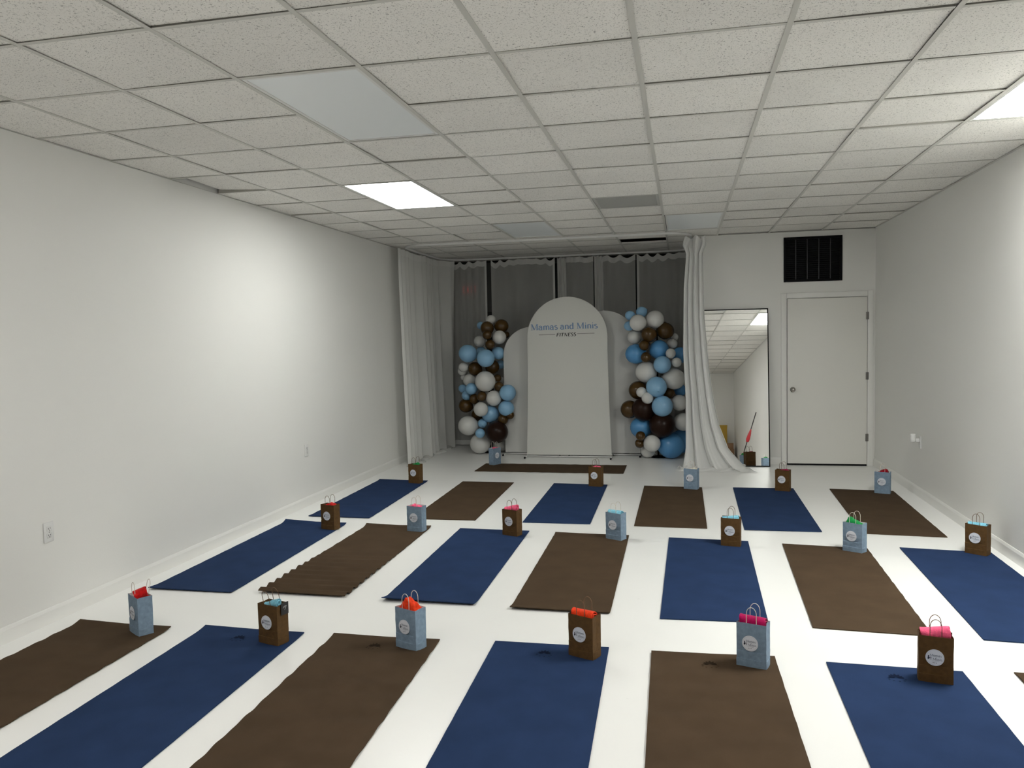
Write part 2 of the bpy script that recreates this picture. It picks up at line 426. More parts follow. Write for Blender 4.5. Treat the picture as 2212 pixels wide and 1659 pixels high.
# ---------------------------------------------------------------- suspended ceiling
ceil = MB().box(-0.15, RW + 0.15, REAR - 0.15, SF + 0.25, 3.15, 3.25).build('ceiling', 'plenum')
struct(ceil, 'suspended ceiling of fissured white tiles in a metal grid')
REAR_LIT = {(-1, -3), (3, -3)}
LIT = {(-1, 5), (6, 2)} | REAR_LIT
UNLIT = {(0, 1), (0, 9), (3, 9)}
GRILLE = (2, 7)
HOLE = (2, 12)
def cell_blocked(c, r):
    for (a, b) in LIT | UNLIT:
        if c == a and r in (b, b + 1): return True
    return (c, r) == GRILLE
R0, R1 = math.floor(REAR / T), math.ceil(SF / T)
def cell_box(c, r):
    x0 = max(X0 + c * T, 0); x1 = min(X0 + (c + 1) * T, RW)
    y0 = max(r * T, REAR); y1 = min((r + 1) * T, SF)
    return x0, x1, y0, y1
tile_mesh = {}
def tile_me(wx, wy):
    k = (round(wx, 3), round(wy, 3))
    if k not in tile_mesh:
        tile_mesh[k] = MB().box(-wx / 2, wx / 2, -wy / 2, wy / 2, 0, 0.016).mesh('tile', 'tile')
    return tile_mesh[k]
for r in range(R0, R1):
    for c in range(-3, 7):
        x0, x1, y0, y1 = cell_box(c, r)
        if x1 - x0 < 0.05 or y1 - y0 < 0.05 or cell_blocked(c, r): continue
        if x0 > AX - 0.05 and y0 > DW - 0.2: continue
        if (c, r) == HOLE: y0 += 0.47
        wx, wy = x1 - x0 - 0.012, y1 - y0 - 0.012
        t = link('tile', tile_me(wx, wy), ceil)
        lift = random.choice([0.002, 0.003, 0.003, 0.004, 0.006])
        t.location = ((x0 + x1) / 2 + random.uniform(-.002, .002), (y0 + y1) / 2 + random.uniform(-.002, .002), CH + 0.0012 + lift)
        t.rotation_euler = (random.uniform(-1, 1) * lift / 0.45, random.uniform(-1, 1) * lift / 0.5, 0)
        if (c, r) == (-3, 4):       # one edge tile sits askew and leaves a gap at the wall
            t.location.x += 0.045; t.location.z += 0.012; t.rotation_euler = (0.0, 0.05, 0.045)
# runners lengthwise
run = MB().box(-0.012, 0.012, 0, SF - REAR, -0.0015, 0.0).box(-0.001, 0.001, 0, SF - REAR, 0.0, 0.035).mesh('main_tee', 'tee')
run_s = MB().box(-0.012, 0.012, 0, DW - REAR - 0.023, -0.0015, 0.0).box(-0.001, 0.001, 0, DW - REAR - 0.023, 0.0, 0.035).mesh('main_tee', 'tee')
for c in range(-2, 7):
    x = X0 + c * T
    t = link('main_tee', run if x < AX else run_s, ceil); t.location = (x + random.uniform(-.003, .003), REAR, CH + 0.001)
crs = {}
for r in range(R0 + 1, R1):
    for c in range(-3, 7):
        x0, x1, y0, y1 = cell_box(c, r)
        if x0 > AX - 0.05 and y0 > DW - 0.1: continue
        if any(c == a and r == b + 1 for a, b in LIT | UNLIT): continue
        wd = round(x1 - x0 - 0.026, 3)
        if wd < 0.05: continue
        if wd not in crs:
            crs[wd] = MB().box(-wd / 2, wd / 2, -0.012, 0.012, -0.0012, 0.0).box(-wd / 2, wd / 2, -0.001, 0.001, 0, 0.03).mesh('cross_tee', 'tee')
        t = link('cross_tee', crs[wd], ceil)
        t.location = ((x0 + x1) / 2, y0 + random.uniform(-.004, .004), CH + 0.001); t.rotation_euler = (0, 0, random.uniform(-.004, .004))

# ---------------------------------------------------------------- ceiling panel lights
def panel_light(c, r, lit, label):
    x0, y0 = X0 + c * T, r * T
    t = thing('ceiling_light', label, 'ceiling light', (x0 + T / 2, y0 + T, CH), 0, 'ceiling panel lights')
    hx, hy, f = T / 2 - 0.014, T - 0.014, 0.016
    fb = MB()
    for a in (-1, 1):
        fb.box(min(a * hx, a * (hx - f)), max(a * hx, a * (hx - f)), -hy, hy, 0.0012, 0.05)
        fb.box(-hx + f, hx - f, min(a * hy, a * (hy - f)), max(a * hy, a * (hy - f)), 0.0012, 0.05)
    fb.box(-hx, hx, -hy, hy, 0.05, 0.055)
    fb.build('frame', 'fixture', t)
    d = MB().box(-hx + f, hx - f, -hy + f, hy - f, 0.006, 0.009).build('diffuser', ('litright' if c == 6 else 'lit' if r > 0 else 'litrear') if lit else 'unlit', t)
    return t
panel_light(-1, 5, True, 'lit white ceiling panel over the left side, shining on the left wall')
panel_light(6, 2, True, 'lit white ceiling panel beside the right wall, cut off by the picture edge')
for c_, r_, l_ in ((-1, -3, 'lit white ceiling panel just behind the viewer on the left'), (3, -3, 'lit white ceiling panel just behind the viewer near the middle')):
    panel_light(c_, r_, True, l_)
panel_light(0, 1, False, 'large unlit ceiling panel nearest the viewer')
panel_light(0, 9, False, 'unlit ceiling panel near the curtain track, left of the grey grille')
panel_light(3, 9, False, 'unlit ceiling panel near the curtain track, right of the grey grille')
# grey return-air panel and the open cell
x0, y0 = X0 + 2 * T, 7 * T
t = thing('return_air_grille', 'grey perforated return air panel set in the ceiling', 'vent', (x0 + T / 2, y0 + T / 2, CH))
h = T / 2 - 0.014
b = MB()
for a in (-1, 1):
    b.box(min(a * h, a * (h - .025)), max(a * h, a * (h - .025)), -h, h, 0.0012, 0.02).box(-h + .025, h - .025, min(a * h, a * (h - .025)), max(a * h, a * (h - .025)), 0.0012, 0.02)
b.build('frame', 'greygrille', t)
bl = MB().box(-h + .025, h - .025, -0.008, 0.008, 0.003, 0.006).mesh('slat', 'greygrille')
for i in range(22):
    s = link('slat', bl, t); s.location = (0, -h + .045 + i * (2 * h - .09) / 21, 0.004); s.rotation_euler = (0.6, 0, 0)
MB().box(-h + .025, h - .025, -h + .025, h - .025, 0.018, 0.02).build('backing', 'blackgrey', t)

# ---------------------------------------------------------------- door
door = struct(MB().bbox(DX0, DX1, DW - 0.022, DW + 0.022, 0.022, DZ, 0.003).build('door_1', 'doorpaint', None, 'auto'), 'plain white flush door with round knob')
b = MB()
for xa, xb in ((DX0 - 0.072, DX0 - 0.008), (DX1 + 0.008, DX1 + 0.072)):
    b.bbox(xa, xb, DW - 0.016, DW - 0.0005, 0.0, DZ + 0.072, 0.005)
b.bbox(DX0 - 0.008, DX1 + 0.008, DW - 0.016, DW - 0.0005, DZ + 0.008, DZ + 0.072, 0.005)
b.box(DX0 - 0.02, DX0 - 0.004, DW, DW + 0.14, 0, DZ + 0.02).box(DX1 + 0.004, DX1 + 0.02, DW, DW + 0.14, 0, DZ + 0.02).box(DX0 - 0.004, DX1 + 0.004, DW, DW + 0.14, DZ + 0.004, DZ + 0.02)
b.build('casing', 'trim', door, 'auto')
MB().box(DX0 - 0.003, DX1 + 0.003, DW - 0.01, DW + 0.10, 0.0, 0.018).build('under_door_gap', 'black', door)  # black strip standing in for the dark gap under the door
MB().box(DX0 - 0.004, DX1 + 0.004, DW + 0.06, DW + 0.12, 0.018, DZ + 0.004).build('gap_shadow_panel', 'plenum', door)  # dark sheet added behind the door as shade in its gaps
kn = MB().lathe([(0.032, 0), (0.032, 0.006), (0.014, 0.012), (0.012, 0.028), (0.022, 0.036), (0.027, 0.048), (0.024, 0.060), (0.012, 0.066), (0.001, 0.067)], 24,
    Matrix.Translation((DX0 + 0.062, DW - 0.0225, 0.935)) @ Matrix.Rotation(pi / 2, 4, 'X')).build('knob', 'chrome', door, True)
kn['label'] = 'round satin metal door knob'
for z in (1.818, 1.095, 0.349):
    hb = MB(); hb.tube([(DX1 + 0.004, DW - 0.026, z - 0.045), (DX1 + 0.004, DW - 0.026, z + 0.045)], 0.0075, 10)
    hb.box(DX1 - 0.014, DX1 + 0.02, DW - 0.0245, DW - 0.0165, z - 0.044, z + 0.044)
    hb.build('hinge', 'hinge', door, 'auto')

# ---------------------------------------------------------------- black wall grille over the door
t = thing('wall_vent', 'black louvred vent grille high above the door', 'vent', ((VX0 + VX1) / 2, DW, (VZ0 + VZ1) / 2))
hx, hz = (VX1 - VX0) / 2, (VZ1 - VZ0) / 2
b = MB()
for a in (-1, 1):
    b.bbox(min(a * hx, a * (hx - .03)), max(a * hx, a * (hx - .03)), -0.012, -0.0005, -hz, hz, 0.003)
    b.bbox(-hx + .03, hx - .03, -0.012, -0.0005, min(a * hz, a * (hz - .03)), max(a * hz, a * (hz - .03)), 0.003)
b.build('frame', 'black', t, 'auto')
MB().box(-hx + .03, hx - .03, -0.002, -0.0005, -hz + .03, hz - .03).build('backing', 'black', t)
for i in range(4):
    x = -hx + (i + 1.06) * 2 * hx / 5.1
    MB().box(x - 0.005, x + 0.005, -0.014, -0.008, -hz + .03, hz - .03).build('divider', 'blackgrey', t)
lv = MB().box(-hx + .03, hx - .03, -0.006, 0.006, -0.0008, 0.0008).mesh('louvre', 'black')
for i in range(20):
    s = link('louvre', lv, t); s.location = (0, -0.0065, -hz + .045 + i * (2 * hz - .09) / 19); s.rotation_euler = (0.5, 0, 0)

# ---------------------------------------------------------------- shop front behind the curtains
fr = struct(MB().box(0, AX, SF + 0.12, SF + 0.25, 0, 3.15).build('wall_front', 'plenum'), 'dark shop front behind the curtains')
def pane(n, x0, x1, z0, z1, m='glass'):
    o = MB().box(x0, x1, SF + 0.04, SF + 0.05, z0, z1).build('window_%d' % n, m); struct(o, 'dark night glass behind the curtains')
    fb = MB(); f = 0.05
    fb.box(x0 - .0, x0 + f, SF, SF + 0.035, z0, z1).box(x1 - f, x1, SF, SF + 0.035, z0, z1).box(x0 + f, x1 - f, SF, SF + 0.035, z1 - f, z1).box(x0 + f, x1 - f, SF, SF + 0.035, z0, z0 + f)
    fb.build('window_frame', 'mullion', o)
pane(1, 0.02, 1.30, 0.02, 2.05)
pane(2, 1.32, 2.60, 0.02, 2.84)
pane(3, 2.62, 3.91, 0.02, 2.84)
o = MB().box(0.02, 1.30, SF, SF + 0.05, 2.06, 2.84).build('trim_5', 'headerpanel'); struct(o, 'grey panel over the shop front door')
t = thing('exit_sign', 'red exit sign glowing faintly through the sheer curtain', 'exit sign', (0.40, SF - 0.03, 2.42))
MB().bbox(-0.15, 0.15, 0, 0.0299, -0.10, 0.10, 0.006).build('housing', 'headerpanel', t, 'auto')
b = MB()
def bar(x0, x1, z0, z1): b.box(x0, x1, -0.003, -0.001, z0, z1)
for k, ch in enumerate('EXIT'):
    x = -0.115 + k * 0.06
    if ch == 'E': bar(x, x + .01, -.055, .055); bar(x + .01, x + .04, .045, .055); bar(x + .01, x + .035, -.005, .005); bar(x + .01, x + .04, -.055, -.045)
    if ch == 'I': bar(x + .014, x + .024, -.055, .055)
    if ch == 'T': bar(x + .015, x + .025, -.055, .045); bar(x, x + .04, .045, .055)
    if ch == 'X':
        for s in (-1, 1):
            b.add([(x + .02 + s * p, q, z) for p, q, z in ((-.02, -.003, -.055), (-.010, -.003, -.055), (.02, -.003, .055), (.010, -.003, .055))], [(0, 1, 2, 3)])
b.build('lettering', 'exitred', t)

# ---------------------------------------------------------------- curtain track
TX0, TX1, TY0, TY1, TR, TZ = 0.14, 3.80, 6.84, 8.85, 0.34, CH - 0.014
path = []
for cx, cy, a0 in ((TX1 - TR, TY0 + TR, -90), (TX1 - TR, TY1 - TR, 0), (TX0 + TR, TY1 - TR, 90), (TX0 + TR, TY0 + TR, 180)):
    path += [(cx + TR * cos(radians(a0 + i * 9)), cy + TR * sin(radians(a0 + i * 9))) for i in range(11)]
k = len(path); vs = []; fs = []
for i in range(k):
    a, c = Vector(path[i - 1]), Vector(path[(i + 1) % k]); d = (c - a).normalized(); n = Vector((d.y, -d.x))
    for q, z in ((-.010, -.013), (.010, -.013), (.010, .0135), (-.010, .0135)):
        p = Vector(path[i]) + n * q; vs.append((p.x, p.y, TZ + z))
for i in range(k):
    for j in range(4):
        fs.append((i * 4 + j, i * 4 + (j + 1) % 4, ((i + 1) % k) * 4 + (j + 1) % 4, ((i + 1) % k) * 4 + j))
tag(MB().add(vs, fs).build('curtain_track', 'plastic'), 'white curtain track looping under the ceiling around the alcove', 'curtain track')

# ---------------------------------------------------------------- curtains
def fold_noise(seed):
    rnd = random.Random(seed); ph = [(rnd.uniform(0, 6.28), rnd.uniform(0.6, 1.4)) for _ in range(4)]
    return lambda u, k: sum(sin(u * k * (i + 1) * q + p) / (i + 1.4) for i, (p, q) in enumerate(ph))
def back_panel(x0, x1, label, seed, bunch=0, edge='l'):
    """hanging sheer between x0 and x1 on the rear run of the track"""
    t = thing('sheer_curtain', label, 'curtain', ((x0 + x1) / 2, TY1, 0), 0, 'sheer curtains on the rear track')
    W = x1 - x0; fnz = fold_noise(seed); top = TZ - 0.022
    nh = max(4, int(W / 0.13))
    def px(u):
        if bunch:                     # more cloth gathered near the left edge
            return u ** 1.6 if bunch == 1 else u
        return u
    def pos(u, v, dy=0.0):
        x = -W / 2 + W * px(u)
        g = (1 - u) ** 2 if bunch else 0
        amp = 0.012 + 0.05 * g
        y = amp * fnz(u, 9 + 16 * g) * (0.5 + 0.5 * min(1, v * 3)) + 0.006 * sin(u * 40 + v * 3)
        sag = 0.034 * abs(sin(pi * u * nh)) ** 1.3 * (0.15 + 1.4 * abs(sin(seed * 2.3 + 2.7 * math.floor(u * nh * 0.999))) ** 2.5)
        z = (top - sag) * (1 - v) + 0.012 * v
        return (x, y + dy, z)
    n = int(W * 90)
    MB().grid(n, 40, lambda u, v: pos(u, v)).build('cloth', 'sheer', t, True, False)
    hv = 0.028
    MB().grid(n, 2, lambda u, v: pos(u, v * hv + 0.0005 * sin(u * 70) * v, -0.004)).build('header_band', 'hem', t, True, False)
    MB().grid(n, 2, lambda u, v: pos(u, 0.975 + v * 0.025, -0.004)).build('bottom_hem', 'hem', t, True, False)
    for e in edge:
        ua, ub = (0.0, 0.035 / W) if e == 'l' else (1 - 0.03 / W, 1.0)
        MB().grid(3, 30, lambda u, v: pos(ua + (ub - ua) * u, 0.028 + v * 0.94, -0.005)).build('side_hem', 'hem', t, True, False)
    if bunch:                         # cloth gathered into tight folds at the left edge
        gw = 0.13 if bunch == 1 else 0.17
        def gather(u, v):
            a = u * 2 * pi * 2.5
            return (-W / 2 + 0.004 + gw * (u + 0.05 * sin(2 * a)) + 0.01 * sin(v * 3), -0.012 - 0.022 * (1 + sin(a + 0.3 * sin(v * 4))), (top - 0.004 - 0.02 * abs(sin(a / 2))) * (1 - v) + 0.014 * v)
        MB().grid(40, 40, gather).build('gathered_edge', 'hem', t, True, False)
    hk = MB().box(-.003, .003, -.003, .003, -0.02, 0.012).mesh('track_hook', 'plastic')
    for i in range(nh + 1):
        p = pos(i / nh, 0); h = link('track_hook', hk, t); h.location = (max(-W / 2 + .004, min(W / 2 - .004, p[0])), 0, top + 0.008)
back_panel(0.10, 0.795, 'flat sheer curtain at the left end of the rear track, over the red glow', 1, 0, 'r')
back_panel(0.865, 1.842, 'wide flat sheer curtain behind the left balloon column and arch', 2, 0, 'r')
back_panel(1.878, 2.415, 'sheer curtain with bunched left edge behind the tall arch top', 3, 1, 'l')
back_panel(2.425, 3.028, 'sheer curtain with a folded left edge behind the right arch', 4, 1, 'l')
back_panel(3.048, 3.80, 'sheer curtain at the right end, behind the right balloon column', 5, 0, 'l')

# left-side curtain, following the track round the corner
t = thing('side_curtain', 'white gathered curtain hanging along the left wall of the alcove', 'curtain', (0.10, 7.6, 0))
fnz = fold_noise(21)
YA, YB = 6.81, 8.66
def left_pos(u, v, off=0.0):
    y = YA + (YB - YA) * u
    tz = TZ - 0.024 - 0.02 * abs(sin(u * 34)) ** 1.5
    flare = v ** 1.5
    f = fnz(u, 12); g = sin(u * 60 + 1.6 * sin(u * 7))
    x = 0.03 + 0.030 * f * (0.6 + 0.6 * v) + 0.034 * g * (0.7 + 0.5 * v) + 0.05 * flare
    z = tz * (1 - v) + 0.010 * v
    yy = y + 0.018 * cos(u * 60 + 1.6 * sin(u * 7)) * (0.5 + 0.5 * v)
    x += 0.22 * (max(0, u - 0.86) / 0.14) ** 2 * (1 - 0.6 * v)
    return (min(max(x, -0.08), 0.30) + off, yy - 7.6, z)
MB().grid(150, 44, left_pos).build('cloth', 'voile', t, True, False)
MB().grid(150, 2, lambda u, v: left_pos(u, v * 0.03, 0.005)).build('header_band', 'hem', t, True, False)
MB().grid(4, 40, lambda u, v: left_pos(u * 0.055, 0.02 + v * 0.96, 0.006)).build('side_hem', 'hem', t, True, False)
# crumpled hem lying on the floor
fz2 = fold_noise(22)
def puddle(u, v):
    y = YA - 0.03 + (YB - YA + 0.06) * u
    a = pi * v
    rr = 0.024 + 0.008 * fz2(u, 30)
    return (0.13 + 0.035 * fz2(u, 14) - rr * 1.7 * cos(a), y - 7.6, max(0.002, rr * sin(a) * 1.2))
MB().grid(90, 8, puddle).build('floor_hem', 'voile', t, True, False)

# the drawn-back drape at the right front corner
t = thing('gathered_drape', 'long white drape bunched at the track end and spilling onto the floor', 'curtain', (3.85, 6.98, 0))
LE = [(2.80, 3.72), (2.72, 3.685), (2.62, 3.735), (2.21, 3.70), (1.43, 3.685), (0.84, 3.71), (0.25, 3.70), (0.05, 3.66), (0.0, 3.64)]
RE = [(2.80, 3.98), (2.72, 3.985), (2.62, 3.93), (2.09, 3.94), (1.81, 3.945), (1.23, 3.995), (0.84, 4.045), (0.54, 4.105), (0.25, 4.21), (0.08, 4.36), (0.0, 4.46)]
def interp(tab, z):
    for (za, xa), (zb, xb) in zip(tab, tab[1:]):
        if z <= za and z >= zb:
            k = (za - z) / (za - zb); return xa + (xb - xa) * k
    return tab[0][1] if z > tab[0][0] else tab[-1][1]
fz3 = fold_noise(31)
def drape(u, v):
    if v < 0.86:
        z = 2.80 - (2.80 - 0.02) * (v / 0.86); run = 0
    else:
        z = 0.02 - 0.012 * (v - 0.86) / 0.14; run = (v - 0.86) / 0.14
    xl, xr = interp(LE, z), interp(RE, z)
    q = 1 - z / 2.8
    ph = u * 2 * pi * 4.2 + 0.9 * sin(u * 5.5) + 0.4 * q
    wdt = xr - xl
    x = xl + wdt * (u + 0.035 * sin(ph * 1.0 + 1.4))
    amp = 0.030 + 0.030 * q
    fold = abs(sin(ph / 2)) ** 0.8 * 2 - 1.2
    y = 6.98 + 0.08 * (z / 2.8) - amp * fold + 0.006 * fz3(u, 25) * (0.6 + q) - 0.10 * (1 - min(1, z / 0.5)) ** 2
    if z > 2.64:
        k = (z - 2.64) / 0.16; y += 0.05 * k * sin(u * 19); x += 0.02 * k * sin(u * 11); z += 0.03 * k * sin(u * 13 + 1)
    if run:
        x += run * (0.10 * (u - 0.45) + 0.02 * sin(ph)); y -= run * (0.10 + 0.05 * sin(ph * 0.5 + 1)); z = 0.006 + 0.02 * (1 - run) + 0.012 * max(0, sin(ph + run * 5)) * (1 - run * .6)
    return (x - 3.85, y - 6.98, z)
MB().grid(170, 70, drape).build('cloth', 'drape', t, True, False)
# hem piece swept to the left with a lace edge
def lace(u, v):
    return (-0.235 + 0.26 * u, -0.12 + 0.06 * sin(u * 14) + 0.05 * v, 0.004 + 0.105 * (1 - v) * (0.8 + 0.2 * sin(u * 21)) * (0.35 + 0.65 * u))
MB().grid(30, 8, lace).build('lace_hem', 'drape', t, True, False)

# ---------------------------------------------------------------- arched fabric backdrops
def arch(name, label, cx, y, r, top, flare, mname):
    t = thing(name, label, 'backdrop', (cx, y, 0), 0, 'arched fabric backdrops')
    zs = top - r; z0 = 0.035
    out = []
    for i in range(9):
        k = i / 8; z = z0 + (zs - z0) * k; out.append((r + flare * (1 - k) ** 2, z))
    right = out[:]
    curve = [(r * cos(pi * i / 40), zs + r * sin(pi * i / 40)) for i in range(1, 40)]
    left = [(-x, z) for x, z in reversed(right)]
    poly = right + curve + left
    b = MB(); th = 0.028
    inset = lambda x, z, d: (x * (1 - d / r), z if z < zs else zs + (z - zs) * (1 - d / r))
    k = len(poly)
    rings = [(0.012, -th / 2), (0.0, -th / 2 + 0.007), (0.0, th / 2 - 0.007), (0.012, th / 2)]
    vs = []; fs = []
    for d, yy in rings:
        for x, z in poly:
            q = inset(x, z, d); vs.append((q[0], yy, q[1]))
    for a in range(3):
        for i in range(k):
            fs.append((a * k + i, a * k + (i + 1) % k, (a + 1) * k + (i + 1) % k, (a + 1) * k + i))
    fs.append(tuple(range(k))); fs.append(tuple(3 * k + i for i in reversed(range(k))))
    b.add(vs, fs).build('fabric_cover', mname, t, 'auto')
    hw = r + flare
    MB().tube([(-hw - .005, 0, 0.014), (hw + .005, 0, 0.014)], 0.010, 12).build('base_bar', 'plastic', t, True)
    for s in (-1, 1):
        ft = MB().tube([(s * hw, -0.16, 0.011), (s * hw, 0.16, 0.011)], 0.0085, 10).build('foot', 'plastic', t, True)
        for e in (-1, 1):
            MB().tube([(s * hw, e * 0.15, 0.0125), (s * hw, e * 0.172, 0.0125)], 0.0125, 10).build('end_cap', 'black', ft, True)
    return t
ac = arch('arch_backdrop', 'tall white arch backdrop lettered in blue, in the middle', 2.165, 7.76, 0.545, 2.18, 0.037, 'fabric')
arch('arch_backdrop', 'short white arch backdrop partly hidden behind the tall arch on its left', 1.63, 7.985, 0.40, 1.79, 0.0, 'fabric_shaded')
arch('arch_backdrop', 'medium white arch backdrop behind the tall arch on its right', 2.638, 7.985, 0.46, 1.987, 0.02, 'fabric_shaded')
def put(x, z, y=-0.0155): return lambda u, v: (x + u, y, z + v)
def on_arch(u, v):
    a = 0.0095; return (u * cos(a) - v * sin(a), -0.0152, u * sin(a) + v * cos(a))
b = MB(); lettering(b, 'Mamas and Minis', -0.478, 1.744, 0.1, on_arch, 0.148, 0.058, fit=0.915)
x = b.build('lettering', 'lblue', ac); x['label'] = 'light blue serif letters reading Mamas and Minis'
b = MB(); lettering(b, 'FITNESS', -0.130, 1.649, 0.1, on_arch, 0.19, 0.085, shear=0.24, track=0.03, fit=0.27)
x = b.build('lettering', 'ink', ac); x['label'] = 'small black italic letters reading FITNESS'
for xa, xb in ((-0.365, -0.142), (0.158, 0.390)):
    MB().add([on_arch(xa, 1.676), on_arch(xb, 1.676), on_arch(xb, 1.681), on_arch(xa, 1.681)], [(0, 1, 2, 3)]).build('rule_line', 'ink', ac)

# ---------------------------------------------------------------- leaning mirror
MW, MH = 0.86, 1.945
t = thing('floor_mirror', 'tall black-framed mirror leaning on the back wall by the door', 'mirror', (4.726 - MW / 2 * cos(0.029), 7.200 - MW / 2 * sin(0.029), 0.001))
t.rotation_euler = (-0.0855, 0, 0.029)
b = MB(); f = 0.012
for a in (-1, 1):
    b.box(min(a * MW / 2, a * (MW / 2 - f)), max(a * MW / 2, a * (MW / 2 - f)), -0.004, 0.024, 0.0, MH)
b.box(-MW / 2 + f, MW / 2 - f, -0.004, 0.024, 0, f).box(-MW / 2 + f, MW / 2 - f, -0.004, 0.024, MH - f, MH)
b.box(-MW / 2 + f, MW / 2 - f, 0.012, 0.020, f, MH - f)
b.build('frame', 'black', t)
MB().box(-MW / 2 + f, MW / 2 - f, 0.0, 0.010, f, MH - f).build('glass', 'mirror', t)

# ---------------------------------------------------------------- outlets and the plug-in
def outlet(y, z, label, side=0):
    """duplex outlet on the left (0) or right (1) wall"""
    t = thing('wall_outlet', label, 'outlet', (0.0005 if side == 0 else RW - 0.0005, y, z), pi / 2 if side == 0 else -pi / 2, 'wall outlets')
    MB().bbox(-0.037, 0.037, -0.007, 0, -0.060, 0.060, 0.003).build('cover_plate', 'plastic', t, 'auto')
    for dz in (0.020, -0.020):
        fa = MB().bbox(-0.017, 0.017, -0.0095, -0.006, dz - 0.0145, dz + 0.0145, 0.003).build('socket_face', 'plastic', t, 'auto')
        sl = MB()
        sl.box(-0.0085, -0.0055, -0.0102, -0.009, dz - 0.003, dz + 0.007).box(0.0055, 0.0085, -0.0102, -0.009, dz - 0.001, dz + 0.007)
        sl.box(-0.0025, 0.0025, -0.0102, -0.009, dz - 0.011, dz - 0.006)
        sl.build('slots', 'slot', fa)
    MB().tube([(0, -0.0085, 0), (0, -0.0065, 0)], 0.003, 8).build('screw', 'chrome', t)
    return t
outlet(1.148, 0.543, 'white duplex outlet low on the left wall, nearest the viewer')
outlet(4.418, 0.560, 'white duplex outlet on the left wall near the alcove curtain')
outlet(5.52, 0.540, 'white wall outlet on the right wall holding the air freshener', 1)
t = thing('air_freshener', 'white plug-in air freshener on the right wall', 'air freshener', (RW - 0.011, 5.52, 0.560), -pi / 2)
MB().bbox(-0.018, 0.018, -0.035, 0.0, -0.018, 0.018, 0.006).build('plug_base', 'plastic', t, 'auto')
MB().lathe([(0.016, -0.040), (0.023, -0.036), (0.025, -0.01), (0.024, 0.035), (0.021, 0.043), (0.012, 0.045)], 20, Matrix.Translation((0, -0.056, 0.018))).build('body', 'plastic', t, True)
MB().lathe([(0.013, -0.0415), (0.013, -0.0395)], 16, Matrix.Translation((0, -0.056, 0.018))).build('nozzle_ring', 'greygrille', t)

# ---------------------------------------------------------------- yoga mats
EM = MB()                       # lotus emblem, 9 cm
for k in range(7):
    a = radians(-75 + 25 * k); l = 0.045 - 0.004 * abs(k - 3)
    d = Vector((sin(a), cos(a))); n = Vector((d.y, -d.x))
    pts = [d * 0.006] + [d * (0.006 + (l - 0.006) * s) + n * 0.0065 * sin(pi * s) for s in (0.3, 0.6, 0.85)] + [d * l] + [d * (0.006 + (l - 0.006) * s) - n * 0.0065 * sin(pi * s) for s in (0.85, 0.6, 0.3)]
    EM.add([(p.x, p.y, 0) for p in pts], [tuple(range(8))])
for k in range(9):
    a = 2 * pi * k / 9
    EM.add([(0.030 * cos(a + q) * rr, -0.012 + 0.017 * sin(a + q) * rr, 0) for q, rr in ((-.12, 1), (.12, 1), (.08, 1.3), (-.08, 1.3))], [(0, 1, 2, 3)])
MATS = []
def yoga_mat(color, quad, label, group, wave=0.0015, wlen=0.21, strong=None, curl=(0, 0), roll=0.0, mark=False, seed=0):
    """quad: far-left, far-right, near-right, near-left on the floor"""
    q = [Vector(p) for p in quad]; c = sum(q, Vector((0, 0))) / 4
    t = thing('yoga_mat', label, 'yoga mat', (c.x, c.y, 0), 0, group)
    rnd = random.Random(seed); ph = rnd.uniform(0, 6); th = 0.0055
    def at(u, v):                # u across, v from far (0) to near (1)
        return (q[0] * (1 - u) + q[1] * u) * (1 - v) + (q[3] * (1 - u) + q[2] * u) * v - c
    L = (q[0] - q[3]).length
    nv = 110 if (strong or wave > 0.001) else 50
    def h(u, v):
        w = wave * (0.5 + 0.5 * sin(2 * pi * v * L / wlen + ph + 0.5 * sin(3 * u)))
        w += wave * 0.7 * (0.5 + 0.5 * sin(2 * pi * v * L / (wlen * 0.63) + 2 * ph))
        w *= 0.55 + 0.45 * abs(2 * u - 1)
        if strong:
            k = max(0, min(1, (v - strong[0]) / 0.35)); w += strong[1] * k * (0.5 + 0.5 * sin(2 * pi * v * L / strong[2])) ** 1.2
        w += curl[0] * max(0, 1 - (v / 0.05)) ** 2 * (0.4 + 0.6 * max(0, 1 - u * 2) ** 1)
        w += curl[1] * max(0, 1 - ((1 - v) / 0.06)) ** 1.5 * (0.5 + 0.5 * (1 - u))
        return w
    nu = 12
    vs = []
    for top in (1, 0):
        for j in range(nv + 1):
            for i in range(nu + 1):
                u, v = i / nu, j / nv; p = at(u, v)
                vs.append((p.x, p.y, 0.0008 + h(u, v) + (th if top else 0)))
    n1 = (nu + 1) * (nv + 1); fs = []
    for j in range(nv):
        for i in range(nu):
            a = j * (nu + 1) + i; fs.append((a, a + nu + 1, a + nu + 2, a + 1)); fs.append((n1 + a, n1 + a + 1, n1 + a + nu + 2, n1 + a + nu + 1))
    per = [i for i in range(nu + 1)] + [j * (nu + 1) + nu for j in range(1, nv + 1)] + [nv * (nu + 1) + i for i in range(nu - 1, -1, -1)] + [j * (nu + 1) for j in range(nv - 1, 0, -1)]
    for a, b_ in zip(per, per[1:] + per[:1]): fs.append((a, b_, n1 + b_, n1 + a))
    MB().add(vs, fs).build('foam_sheet', 'mat' + color, t, 'auto')
    if mark:
        vs = []
        W = (q[1] - q[0]).length
        for ex, ey, _z in EM.v:
            u, v = 0.47 + 1.1 * ex / W, 0.075 - 1.1 * ey / L; p = at(u, v)
            vs.append((p.x, p.y, 0.0024 + th + h(u, v)))
        e = MB().add(vs, EM.f).build('emblem', 'mat%s_mark' % color, t)
    MATS.append(t)
    return t
GB = 'yoga mats laid out in rows'
A = 'in the far row'
yoga_mat('blue', [(.19, 5.85), (.79, 5.83), (.85, 3.95), (.24, 3.95)], 'navy yoga mat by the left wall in the far row, with a brown bag', GB, seed=1, curl=(.006, .004))
